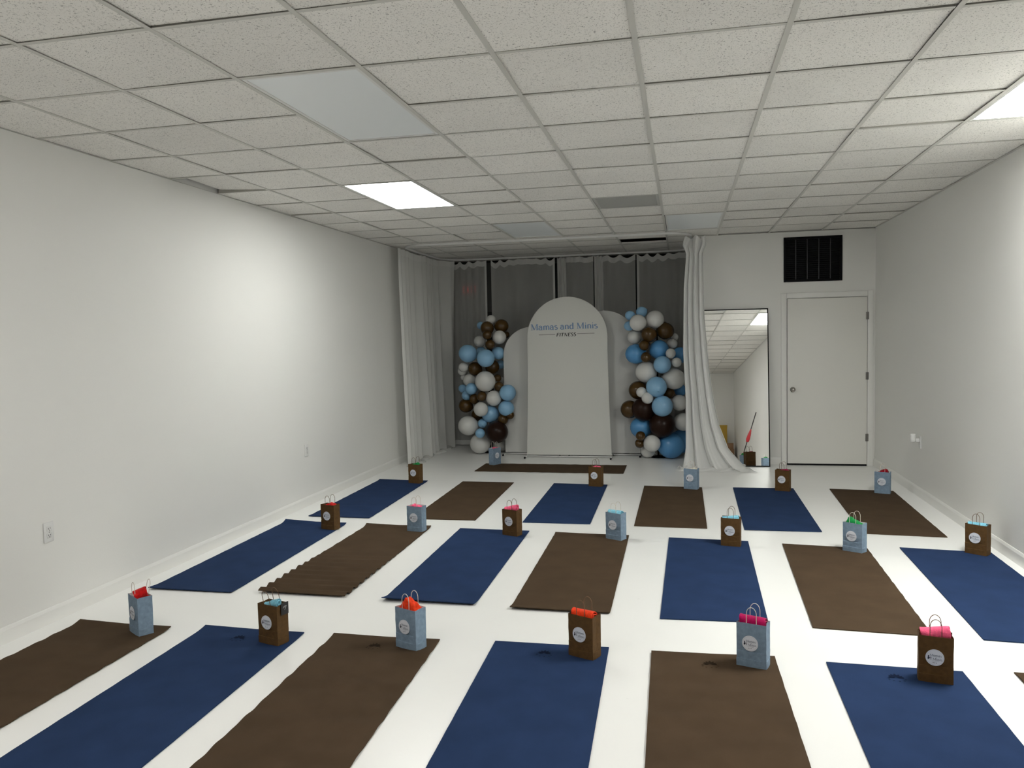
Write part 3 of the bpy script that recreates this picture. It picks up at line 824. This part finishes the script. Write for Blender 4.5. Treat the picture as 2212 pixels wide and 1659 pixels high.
yoga_mat('brown', [(1.21, 5.84), (1.81, 5.84), (1.85, 3.99), (1.25, 3.98)], 'brown yoga mat without a bag, second from left in the far row', GB, seed=2)
yoga_mat('blue', [(2.27, 5.83), (2.87, 5.81), (2.89, 3.98), (2.29, 3.97)], 'navy yoga mat in the far row in front of the lettered arch', GB, seed=3, wave=.0008)
yoga_mat('brown', [(3.27, 5.79), (3.88, 5.76), (3.88, 3.95), (3.27, 3.96)], 'brown yoga mat in the far row holding the bag of cream cloth', GB, seed=4, wave=.0008)
yoga_mat('blue', [(4.20, 5.79), (4.81, 5.81), (4.79, 3.95), (4.18, 3.94)], 'navy yoga mat in the far row in front of the leaning mirror', GB, seed=5, wave=.0008, curl=(0, .002))
yoga_mat('brown', [(5.17, 5.82), (5.77, 5.77), (5.71, 3.90), (5.10, 3.94)], 'brown yoga mat by the right wall in the far row, below the door', GB, seed=6, wave=.0012)
yoga_mat('blue', [(.13, 3.72), (.73, 3.71), (.78, 1.79), (.17, 1.78)], 'navy yoga mat by the left wall in the middle row', GB, seed=7, curl=(.022, .010), wave=.001)
yoga_mat('brown', [(.94, 3.67), (1.53, 3.70), (1.57, 1.82), (.96, 1.82)], 'brown yoga mat with deep ripples, in the middle row', GB, seed=8, curl=(.018, .012), wave=.0025, strong=(.42, .019, .105))
yoga_mat('blue', [(1.80, 3.68), (2.41, 3.67), (2.43, 1.80), (1.83, 1.79)], 'navy yoga mat right of the rippled mat, with a curled near end', GB, seed=9, curl=(0, .022), wave=.001)
yoga_mat('brown', [(2.64, 3.63), (3.25, 3.62), (3.26, 1.78), (2.66, 1.77)], 'brown yoga mat in the centre of the middle row', GB, seed=10, curl=(.006, .014), wave=.002)
yoga_mat('blue', [(3.57, 3.60), (4.18, 3.57), (4.15, 1.78), (3.55, 1.75)], 'navy yoga mat in the middle row, third from the right wall', GB, seed=11, wave=.0008)
yoga_mat('brown', [(4.43, 3.52), (5.03, 3.47), (4.98, 1.71), (4.38, 1.74)], 'brown yoga mat in the middle row, second from the right wall', GB, seed=12, wave=.003, wlen=.19)
yoga_mat('blue', [(5.27, 3.53), (5.87, 3.47), (5.83, 1.66), (5.22, 1.70)], 'navy yoga mat against the right wall in the middle row', GB, seed=13, wave=.0008)
yoga_mat('brown', [(.18, 1.16), (.79, 1.16), (.82, -.69), (.21, -.69)], 'brown yoga mat at the bottom left corner of the picture', GB, seed=14, curl=(.012, 0), wave=.003, wlen=.17)
yoga_mat('blue', [(.98, 1.21), (1.60, 1.21), (1.64, -.65), (1.03, -.65)], 'navy yoga mat in the near row, second from the left', GB, seed=15, curl=(.010, 0), wave=.0008, mark=True)
yoga_mat('brown', [(1.78, 1.21), (2.39, 1.23), (2.45, -.62), (1.84, -.64)], 'brown yoga mat in the near row, third from the left, wavy edges', GB, seed=16, curl=(.008, 0), wave=.004, wlen=.20, mark=True)
yoga_mat('blue', [(2.69, 1.27), (3.30, 1.28), (3.345, -.57), (2.735, -.58)], 'navy yoga mat at the bottom centre of the picture', GB, seed=17, wave=.001, mark=True)
yoga_mat('brown', [(3.52, 1.26), (4.13, 1.29), (4.16, -.56), (3.55, -.59)], 'brown yoga mat in the near row, right of the centre', GB, seed=18, wave=.0035, wlen=.23, mark=True)
yoga_mat('blue', [(4.37, 1.27), (4.98, 1.26), (4.97, -.59), (4.36, -.58)], 'navy yoga mat at the bottom right of the picture', GB, seed=19, wave=.001, mark=True)
yoga_mat('brown', [(5.21, 1.29), (5.82, 1.28), (5.79, -.57), (5.18, -.56)], 'brown yoga mat of which only a corner shows at the right edge', GB, seed=20, wave=.003)
yoga_mat('brown', [(2.99, 7.13), (2.99, 6.54), (1.16, 6.54), (1.16, 7.13)], 'brown yoga mat laid crosswise in front of the arches', GB, seed=21, wave=.0015)

# ---------------------------------------------------------------- gift bags
BW, BD, BH = 0.143, 0.080, 0.216
def bag_body(outer, inner, seed):
    rnd = random.Random(seed)
    hw, hd = BW / 2, BD / 2
    lv = [0.0, 0.010, 0.034, 0.0379, 0.0384, 0.060, 0.0755, 0.0775, 0.0780, 0.110, 0.145, 0.180, 0.200, BH]
    vs = []; fs = []; n = 16
    for z in lv:
        k = z / BH
        pr = 0.0024 if z <= 0.038 else 0.0                      # the folded-up bottom flap stands proud
        cr = -0.0022 if abs(z - 0.0775) < 0.0006 else 0.0        # crease
        fl = 0.004 * k + 0.002 * k * sin(seed)                    # mouth opens slightly
        bul = 0.003 * sin(pi * k) + pr + cr
        g = 0.001 + 0.005 * max(0, (z - 0.045)) / BH               # gusset fold pulled inwards
        if z < 0.045: g = 0.0
        ring = []
        def pt(x, y): ring.append((x + rnd.uniform(-.0006, .0006), y + rnd.uniform(-.0006, .0006), z + (rnd.uniform(-.001, .001) if z in (BH,) else 0)))
        for i in range(4):
            u = -1 + 2 * i / 4; pt(u * hw, -hd - (bul * (1 - u * u) + pr + cr) + fl * 0.2 * -1)
        pt(hw, -hd - fl * .2); pt(hw - 0.4 * g + pr, -hd / 2); pt(hw - g + pr, 0); pt(hw - 0.4 * g + pr, hd / 2)
        for i in range(4):
            u = 1 - 2 * i / 4; pt(u * hw, hd + (bul * (1 - u * u)) + fl * .2)
        pt(-hw, hd + fl * .2); pt(-hw + .4 * g - pr, hd / 2); pt(-hw + g - pr, 0); pt(-hw + .4 * g - pr, -hd / 2)
        vs += ring
    m = len(lv)
    for a in range(m - 1):
        for i in range(n):
            fs.append((a * n + i, a * n + (i + 1) % n, (a + 1) * n + (i + 1) % n, (a + 1) * n + i))
    fs.append(tuple(reversed(range(n))))
    me = MB().add(vs, fs).mesh('body', outer)
    me.materials.append(M[inner]); return me
bodies = {('blue', s): bag_body('bagblue', 'bagwhite', s) for s in (1, 2, 3)}
bodies.update({('brown', s): bag_body('bagbrown', 'bagbrown', s) for s in (1, 2, 3)})
def handle_mesh(lean, col):
    pts = []
    w2, h0, h1 = 0.024, BH - 0.035, BH + 0.078
    hs = h1 - 0.034
    for i in range(5): pts.append((-w2, h0 + (hs - h0) * i / 4))
    pts += [(-w2 * cos(pi * i / 12), hs + 0.034 * sin(pi * i / 12)) for i in range(1, 12)]
    for i in range(5): pts.append((w2, hs + (h0 - hs) * i / 4))
    p3 = [(x + 0.004 * lean * max(0, z - BH) / .08, lean * 0.018 * max(0, (z - BH + .02) / 0.1), z) for x, z in pts]
    return MB().tube(p3, 0.0017, 6).mesh('handle', col, True)
handles = {(c, s): handle_mesh(s, 'cordwhite' if c == 'blue' else 'cordbrown') for c in ('blue', 'brown') for s in (-1, 0, 1)}
SR = 0.0385
stick = MB().add([(SR * cos(2 * pi * i / 40), 0, SR * sin(2 * pi * i / 40)) for i in range(40)] + [(SR * cos(2 * pi * i / 40), -0.0005, SR * sin(2 * pi * i / 40)) for i in range(40)],
                 [tuple(range(40)), tuple(range(79, 39, -1))] + [(i, (i + 1) % 40, 40 + (i + 1) % 40, 40 + i) for i in range(40)]).mesh('sticker', 'sticker')
rb = MB()
for r_ in (0.0345,):
    n = 40
    rb.add([((r_ + d) * cos(2 * pi * i / n), -0.0009, (r_ + d) * sin(2 * pi * i / n)) for d in (0, 0.0008) for i in range(n)], [(i, (i + 1) % n, n + (i + 1) % n, n + i) for i in range(n)])
ring_me = rb.mesh('sticker_ring', 'stickerring')
pl = lambda u, v: (u, -0.0011, v)
b = MB(); lettering(b, 'Mamas', -0.021, 0.0055, 0.01, pl, .13, .055, fit=0.049)
lettering(b, 'Minis', -0.009, -0.0125, 0.01, pl, .13, .055, fit=0.039)
for px_, pz_ in ((0.004, 0.0005), (0.0075, 0.0015)): b.add([pl(px_ + .0013 * cos(i), pz_ + .0013 * sin(i)) for i in range(6)], [tuple(range(6))])
b.add([pl(-.012, -.0170), pl(.018, -.0170), pl(.018, -.0163), pl(-.012, -.0163)], [(0, 1, 2, 3)])
letter_me = b.mesh('sticker_lettering', 'slate')
b = MB()                                                          # mother-and-child silhouettes and three dots
def disc(x, z, r, sx=1.0, sz=1.0): b.add([pl(x + r * sx * cos(2 * pi * i / 12), z + r * sz * sin(2 * pi * i / 12)) for i in range(12)], [tuple(range(12))])
disc(-.0262, .0062, .0026); disc(-.0245, .0082, .0016)
b.add([pl(x, z) for x, z in ((-.0285, .004), (-.0245, .0040), (-.0225, -.0005), (-.0190, .0015), (-.0180, .0005), (-.0220, -.0040), (-.0225, -.0085), (-.0285, -.0095), (-.0305, -.0060), (-.0290, -.0020))], [tuple(range(10))])
disc(-.0160, .0005, .0020)
b.add([pl(x, z) for x, z in ((-.0172, -.0016), (-.0148, -.0016), (-.0152, -.0060), (-.0145, -.0105), (-.0160, -.0105), (-.0163, -.0070), (-.0172, -.0105), (-.0182, -.0105), (-.0172, -.0060))], [tuple(range(9))])
for x in (-.0065, 0.0, .0065): disc(x, -.0242, .0017)
sil_me = b.mesh('silhouette', 'navyink')

BAGS = []
def gift_bag(color, fl, ang, label, seed=1, lean=(0, 0), z=0.0073, st=0.0):
    """fl: left end of the front bottom edge; ang: direction of that edge in degrees"""
    a = radians(ang)
    ctr = Vector(fl) + Vector((cos(a), sin(a))) * BW / 2 + Vector((-sin(a), cos(a))) * BD / 2
    t = thing('gift_bag', label, 'gift bag', (ctr.x, ctr.y, z), a, 'paper gift bags on the mats')
    bd = link('body', bodies[(color, seed)], t)
    so = bd.modifiers.new('paper', 'SOLIDIFY'); so.thickness = 0.0012; so.offset = -1; so.material_offset = 1; so.material_offset_rim = 0
    for s, ln in ((-1, lean[0]), (1, lean[1])):
        hd = link('handle', handles[(color, ln)], t); hd.location = (0.001 * s, s * (BD / 2 - 0.0055), 0)
    sk = link('sticker', stick, t); sk.location = (-0.005 + st, -BD / 2 - 0.0047, 0.119); sk['label'] = 'round white sticker'
    for nm, me in (('sticker_ring', ring_me), ('lettering', letter_me), ('silhouette', sil_me)):
        link(nm, me, sk)
    BAGS.append(t)
    return t, ctr, a
def towel(kind, m, at, label, group='rolled towels in the gift bags', dx=0.0, top=0.03, tilt=0.0, yaw=0.0, ln=0.118, r=0.032, peak=0.0, sk=0.5):
    """a small towel stuffed into a bag; only its top shows"""
    _, ctr, a = at
    t = thing('rolled_towel' if kind == 'roll' else 'folded_towel', label, 'towel', (ctr.x, ctr.y, 0.0095), a, group)
    rnd = random.Random(hash(label) % 1000 if False else len(label) * 7 + int(top * 1e4))
    zt = BH + top
    if kind == 'roll':
        b = MB(); n = 46; turns = 2.6; prof = []
        for i in range(n + 1):
            k = i / n; th = turns * 2 * pi * k + 0.8; rr = 0.006 + (r - 0.006) * k
            prof.append((rr * cos(th), rr * sin(th)))
        seg = 10
        for j in range(seg + 1):
            x = -ln / 2 + ln * j / seg
            for off in (0.0, 0.0042):
                for (py, pz) in prof:
                    l = math.hypot(py, pz); k = (l - off) / l
                    wob = 0.0012 * sin(x * 90 + py * 200)
                    b.v.append((x + 0.003 * sin(pz * 150) * (j in (0, seg)), py * k + wob, pz * k + 0.0015 * sin(x * 60)))
        m_ = n + 1
        for j in range(seg):
            for o_ in (0, 1):
                for i in range(n):
                    p = (j * 2 + o_) * m_ + i; q = ((j + 1) * 2 + o_) * m_ + i; b.f.append((p, p + 1, q + 1, q))
        for j in (0, seg):
            for i in range(n):
                p = (j * 2) * m_ + i; b.f.append((p, p + 1, p + 1 + m_, p + m_))
        for i in (0, n):
            for j in range(seg):
                p = j * 2 * m_ + i; q = (j + 1) * 2 * m_ + i; b.f.append((p, p + m_, q + m_, q))
        o = b.build('roll', m, t, 'auto'); o.location = (dx, 0.0, zt - r - 0.0095); o.rotation_euler = (0.3, tilt, yaw)
        b = MB().bbox(-BW / 2 + .016, BW / 2 - .016, -BD / 2 + .010, BD / 2 - .010, 0.001, zt - 2 * r - 0.012 + 0.01, 0.012)
        b.build('tucked_layer', m, t, 'auto')
    else:
        fz = fold_noise(rnd.randint(0, 999))
        hx, hy = BW / 2 - 0.0085, BD / 2 - 0.0075
        hx2 = hx * 0.985
        def surf(u, v):
            x, y = (2 * u - 1), (2 * v - 1)
            e = min(1, 9 * min(u, 1 - u), 6 * min(v, 1 - v))
            k = max(0, 1 - abs(u - sk) / (1.05 if u > sk else max(.5, sk * 1.1)))
            z = BH - 0.014 + (top + 0.014) * k ** 0.9 * (0.45 + 0.55 * e ** 0.6) + 0.003 * fz(u + 0.6 * v, 13) * e
            return (x * (hx2 - 0.010 * (z > BH) * abs(x)), y * hy * (1 - 0.12 * k), z - 0.0095)
        b = MB().grid(26, 14, surf)
        n1, n2 = 27, 15
        per = list(range(n1)) + [j * n1 + 26 for j in range(1, n2)] + [14 * n1 + i for i in range(25, -1, -1)] + [j * n1 for j in range(13, 0, -1)]
        base = len(b.v)
        for p in per:
            x, y, z = b.v[p]; b.v.append((x * 0.93, y * 0.86, 0.001))
        for i in range(len(per)):
            j = (i + 1) % len(per); b.f.append((per[i], per[j], base + j, base + i))
        b.f.append(tuple(base + i for i in range(len(per))))
        b.build('cloth', m, t, 'auto')
    return t

B = {}
B['A1'] = gift_bag('brown', (.612, 5.676), -13, 'brown paper bag with green towel beside the left wall, far row', 1, (0, 1))
B['A3'] = gift_bag('brown', (2.675, 5.705), -14, 'brown paper bag with pink cloth in front of the lettered arch', 2, (0, 0))
B['A4'] = gift_bag('blue', (3.690, 5.662), -16, 'blue paper bag with cream cloth in front of the white drape', 1, (0, 0))
B['A5'] = gift_bag('brown', (4.612, 5.665), -19, 'brown paper bag with magenta cloth in front of the mirror', 3, (-1, 0))
B['A6'] = gift_bag('blue', (5.562, 5.640), -20, 'blue paper bag with dark red towel in the far right corner', 2, (0, 0))
B['D'] = gift_bag('blue', (1.297, 6.985), 62, 'blue paper bag turned sideways on the crosswise mat', 3, (0, 0))
B['B1'] = gift_bag('brown', (.592, 3.498), -14, 'brown paper bag with red towel by the left wall, middle row', 2, (0, 0))
B['B2'] = gift_bag('blue', (1.374, 3.525), -10, 'blue paper bag with pink cloth on the rippled mat', 1, (0, 0))
B['B3'] = gift_bag('brown', (2.215, 3.510), -22, 'brown paper bag with a pink rolled towel, middle row', 3, (0, 0))
B['B4'] = gift_bag('blue', (3.073, 3.501), -28, 'blue paper bag with light blue towel on the centre mat', 2, (0, 0))
B['B5'] = gift_bag('brown', (3.966, 3.407), -11, 'brown paper bag with light blue towel, left of the green one', 1, (0, 0))
B['B6'] = gift_bag('blue', (4.843, 3.389), -36, 'blue paper bag with green cloth, middle row', 3, (0, 0))
B['B7'] = gift_bag('brown', (5.688, 3.447), -38, 'brown paper bag with light blue towel against the right wall', 2, (0, 0))
B['C1'] = gift_bag('blue', (.581, 1.080), -33, 'blue paper bag with red rolled towel, near row, farthest left', 2, (0, 1))
B['C2'] = gift_bag('brown', (1.416, 1.047), -17, 'brown paper bag with light blue towel and a black card', 3, (-1, -1))
B['C3'] = gift_bag('blue', (2.185, 1.110), -23, 'blue paper bag with peaked orange red cloth', 1, (0, 0))
B['C4'] = gift_bag('brown', (3.107, 1.151), -24, 'brown paper bag with orange red rolled towel, near row centre', 1, (0, 0))
B['C5'] = gift_bag('blue', (3.937, 1.164), -18, 'blue paper bag with magenta rolled towel, near row', 3, (0, 0))
B['C6'] = gift_bag('brown', (4.748, 1.121), -12, 'brown paper bag with pink rolled towel, nearest the viewer at right', 2, (0, 0))

B['C7'] = gift_bag('blue', (5.535, 1.135), -20, 'blue paper bag with green cloth, off the right edge, seen in the mirror', 1, (0, 0))

towel('fold', 'green', B['A1'], 'green towel poking from the brown bag by the left wall', top=.026, sk=.72)
towel('fold', 'pink', B['A3'], 'flat pink cloth in the brown bag before the arch', top=.014, sk=.5)
towel('fold', 'cream', B['A4'], 'cream cloth in the blue bag before the white drape', top=.020, sk=.85)
towel('fold', 'magenta', B['A5'], 'magenta cloth in the brown bag before the mirror', top=.016, sk=.7)
towel('fold', 'darkred', B['A6'], 'dark red towel in the blue bag in the far right corner', top=.036, sk=.68)
towel('fold', 'pink', B['D'], 'pink cloth in the sideways blue bag on the crosswise mat', top=.014, sk=.5)
towel('fold', 'red', B['B1'], 'red towel in the brown bag by the left wall', top=.022, sk=.6)
towel('fold', 'pink', B['B2'], 'pink cloth in the blue bag on the rippled mat', top=.020, sk=.3)
towel('roll', 'pink', B['B3'], 'pink rolled towel tilted up out of the brown bag, middle row', top=.040, tilt=-.25, r=.031)
towel('roll', 'aqua', B['B4'], 'light blue rolled towel in the blue bag, middle row', top=.030, r=.035)
towel('roll', 'aqua', B['B5'], 'light blue rolled towel in the brown bag left of the green one', top=.024, tilt=-.12, r=.033)
towel('fold', 'green', B['B6'], 'green cloth sloping out of the blue bag, middle row', top=.042, sk=.14)
towel('roll', 'aqua', B['B7'], 'light blue rolled towel in the brown bag at the right wall', top=.024, r=.034)
towel('roll', 'red', B['C1'], 'red rolled towel standing out of the blue bag, near row', top=.050, ln=.066, yaw=1.25, r=.033, tilt=-.25, dx=.008)
towel('roll', 'aqua', B['C2'], 'light blue rolled towel beside the black card', top=.024, tilt=-.32, r=.025, ln=.10)
towel('fold', 'orange', B['C3'], 'peaked orange red cloth in the blue bag, near row', top=.056, sk=.36)
towel('roll', 'orange', B['C4'], 'orange red rolled towel in the brown bag, near row centre', top=.034, r=.036, ln=.122)
towel('roll', 'magenta', B['C5'], 'magenta rolled towel in the blue bag, near row', top=.040, tilt=.05, r=.036, ln=.122)
towel('roll', 'pink', B['C6'], 'pink rolled towel in the brown bag nearest the viewer', top=.046, tilt=-.16, r=.034, ln=.120)
towel('fold', 'green', B['C7'], 'green cloth in the blue bag seen only in the mirror', top=.030, sk=.5)
# the black card hung over the side of one bag
_, ctr, a = B['C2']
t = thing('gift_card', 'black gift card with silver print hung on the brown bag rim', 'card', (ctr.x + cos(a) * (BW / 2 + .0030) - sin(a) * 0.014, ctr.y + sin(a) * (BW / 2 + .0030) + cos(a) * 0.014, 0.0073 + 0.188), a)
MB().bbox(-0.0006, 0.0008, -0.027, 0.027, -0.030, 0.036, 0.0003).build('card_sheet', 'card', t)
b = MB()
for zz, y0, y1 in ((.014, -.010, .014), (.008, -.014, .010)):
    stroke(b, [(y0, zz), ((y0 + y1) / 2, zz + .003), (y1, zz + .001)], lambda u, v: (.0010, u, v), .002, .002)
stroke(b, [(.010, .014), (.006, .004), (-.002, -.004)], lambda u, v: (.0010, u, v), .002, .002)
b.build('card_print', 'cardmark', t)

# ---------------------------------------------------------------- balloon columns
BALLOONS_LEFT = [('w',1.018,8.16,1.902,0.073),('l',0.822,8.32,1.832,0.057),('b',0.997,8.0,1.786,0.096),('b',1.182,8.096,1.813,0.097),('b',1.028,7.872,1.692,0.068),('w',1.171,8.0,1.655,0.096),('b',1.212,8.256,1.688,0.049),('w',0.845,8.144,1.601,0.084),('b',1.058,7.904,1.555,0.071),('l',0.72,7.952,1.434,0.127),('l',1.011,7.824,1.367,0.125),('l',1.144,8.032,1.431,0.09),('l',0.851,8.192,1.457,0.07),('w',0.626,8.048,1.24,0.07),('w',0.584,8.128,1.181,0.068),('b',0.793,8.048,1.213,0.1),('b',1.04,8.08,1.234,0.1),('l',1.128,8.224,1.262,0.063),('w',0.993,7.84,1.042,0.145),('w',0.705,8.064,1.05,0.091),('w',0.587,8.16,1.088,0.042),('b',1.149,7.936,1.084,0.052),('b',1.179,7.888,0.966,0.068),('w',1.123,8.192,1.032,0.063),('l',0.775,7.888,0.938,0.083),('l',0.59,8.096,0.929,0.059),('l',0.67,8.016,0.836,0.073),('b',0.806,7.92,0.791,0.073),('b',0.943,7.808,0.837,0.072),('w',1.105,7.856,0.805,0.109),('l',1.311,7.84,0.883,0.115),('l',1.278,7.872,0.663,0.109),('w',0.933,7.792,0.657,0.102),('l',1.027,7.952,0.576,0.124),('b',0.647,8.032,0.687,0.101),('b',0.796,8.096,0.548,0.084),('b',1.221,7.904,0.505,0.075),('b',1.326,7.88,0.569,0.061),('w',0.707,7.92,0.412,0.139),('l',0.914,7.936,0.443,0.066),('l',0.913,7.792,0.32,0.068),('c',1.14,7.856,0.331,0.157),('w',0.855,8.0,0.148,0.146),('w',1.113,8.24,0.104,0.102)]
BALLOONS_RIGHT = [('l',3.007,7.814,1.907,0.064),('l',3.159,7.846,1.948,0.074),('l',2.994,7.798,1.767,0.064),('w',3.119,7.67,1.806,0.109),('w',3.338,7.75,1.844,0.119),('b',3.261,7.654,1.648,0.102),('b',3.47,7.766,1.69,0.112),('b',3.461,7.894,1.777,0.037),('w',3.061,7.846,1.619,0.091),('w',3.557,7.862,1.522,0.067),('w',3.583,7.942,1.608,0.054),('b',3.2,7.622,1.508,0.068),('m',3.386,7.75,1.447,0.126),('m',3.08,7.766,1.395,0.131),('b',3.222,7.606,1.354,0.068),('w',3.538,7.606,1.398,0.065),('w',3.612,7.638,1.28,0.063),('m',3.66,7.878,1.367,0.107),('l',3.43,7.606,1.253,0.114),('w',3.218,7.718,1.153,0.139),('w',3.575,7.718,1.063,0.142),('l',3.353,7.59,0.965,0.135),('b',3.107,7.782,0.91,0.123),('w',3.159,7.606,0.895,0.068),('w',3.237,7.558,0.822,0.076),('b',3.514,7.734,0.871,0.073),('m',3.656,7.894,0.898,0.08),('w',3.642,7.766,0.742,0.106),('l',3.426,7.574,0.715,0.137),('b',2.992,7.766,0.656,0.121),('c',3.178,7.67,0.665,0.152),('c',3.419,7.654,0.461,0.171),('w',3.692,7.766,0.489,0.119),('m',3.134,7.798,0.41,0.141),('b',3.142,7.574,0.324,0.063),('b',3.125,7.67,0.214,0.064),('w',3.288,7.606,0.221,0.112),('w',3.224,7.782,0.102,0.094),('m',3.527,7.766,0.174,0.17),('m',3.664,7.974,0.201,0.156)]

def balloon_mesh(m):
    prof = []
    for i in range(17):
        a = -pi / 2 + pi * i / 16; rr = cos(a); z = sin(a)
        if z < 0: z = z * (1 + 0.10 * (1 - rr) ** 1.5)
        prof.append((max(rr, 0.012), z))
    me = MB().lathe(prof, 26)
    me.lathe([(0.075, -1.20), (0.045, -1.15), (0.03, -1.11), (0.05, -1.06)], 10)     # tied neck
    return me.mesh('balloon', m, True)
BMESH = {k: balloon_mesh('bal' + k) for k in 'wlmbc'}
CN = dict(w='white balloon', l='light blue balloon', m='mid blue balloon', b='brown balloon', c='dark chocolate balloon')
def garland(data, label, cx, cy, seed):
    t = thing('balloon_column', label, 'balloon column', (cx, cy, 0))
    MB().tube([(0, 0.08, 0.01), (0, 0.02, 1.75)], 0.012, 10).build('stand_pole', 'black', t, True)
    MB().lathe([(0.10, 0.001), (0.10, 0.010), (0.03, 0.016), (0.013, 0.03)], 24, Matrix.Translation((0, 0.08, 0))).build('stand_base', 'black', t, 'auto')
    rnd = random.Random(seed)
    for c, x, y, z, r in data:
        o = link('balloon', BMESH[c], t); o['label'] = CN[c]
        o.location = (x - cx, y - cy, z); o.scale = (r, r, r * rnd.uniform(0.99, 1.05))
        d = Vector((x - cx, (y - cy) * 0.6 - 0.35 * r, (rnd.uniform(-.1, .1)))) ; d = d if d.length > 0.01 else Vector((0, -1, 0))
        # necks point to the pole in the middle, except a few that face out
        if rnd.random() < 0.12: d = Vector((rnd.uniform(-.3, .3), 1, 0.3))
        o.rotation_euler = d.to_track_quat('Z', 'Y').to_euler()
        low = r * 1.0
        if z < low: o.location.z = low
garland(BALLOONS_LEFT, 'balloon column of blue, white and brown balloons left of the arches', 0.98, 8.06, 3)
garland(BALLOONS_RIGHT, 'balloon column of blue, white and brown balloons beside the white drape', 3.36, 7.80, 4)

# ---------------------------------------------------------------- things behind the viewer, seen in the mirror
def carton(name, label, x, y, z, sx, sy, sz, rz, m, flaps=True):
    t = thing(name, label, 'box', (x, y, z), rz)
    MB().bbox(-sx / 2, sx / 2, -sy / 2, sy / 2, 0, sz, 0.004).build('body', m, t, 'auto')
    MB().box(-0.025, 0.025, -sy / 2 - .0008, sy / 2 + .0008, sz * .0 + .002, sz + .0008).build('tape', m if m != 'cardboard' else 'yellow', t)
    if flaps:
        for s in (-1, 1):
            f_ = MB().box(-sx / 2, sx / 2, 0, 0.004, 0, 0.16).build('flap', m, t); f_.location = (0, s * sy / 2, sz); f_.rotation_euler = (-s * 0.35, 0, 0)
    return t
carton('cardboard_box', 'large cardboard box in the corner seen in the mirror', 5.55, -6.12, 0.001, 0.62, 0.5, 0.60, 0.0, 'cardboard', False)
carton('cardboard_box', 'smaller cardboard box stacked on the large one, seen in the mirror', 5.55, -6.10, 0.603, 0.60, 0.42, 0.17, 0.02, 'cardboard', False)
carton('parcel_box', 'yellow box on the stacked cartons, seen in the mirror', 5.48, -6.15, 0.775, 0.42, 0.28, 0.36, 0.0, 'yellow', True)
t = thing('mop', 'mop with red sleeve and dark handle leaning on the right wall, seen in the mirror', 'mop', (5.50, -2.05, 0.001))
e = Vector((0.425, 0, 1.36))
MB().tube([(0, 0, 0.02), e], 0.011, 10).build('pole', 'blackgrey', t, True)
MB().tube([e * 0.48, e * 0.53, e * 0.60, e * 0.68, e * 0.70], [0.03, 0.045, 0.038, 0.02, 0.012], 12).build('sleeve', 'mopred', t, True)
MB().bbox(-0.05, 0.05, -0.17, 0.17, 0, 0.03, 0.01).build('mop_head', 'plastic', t, 'auto')
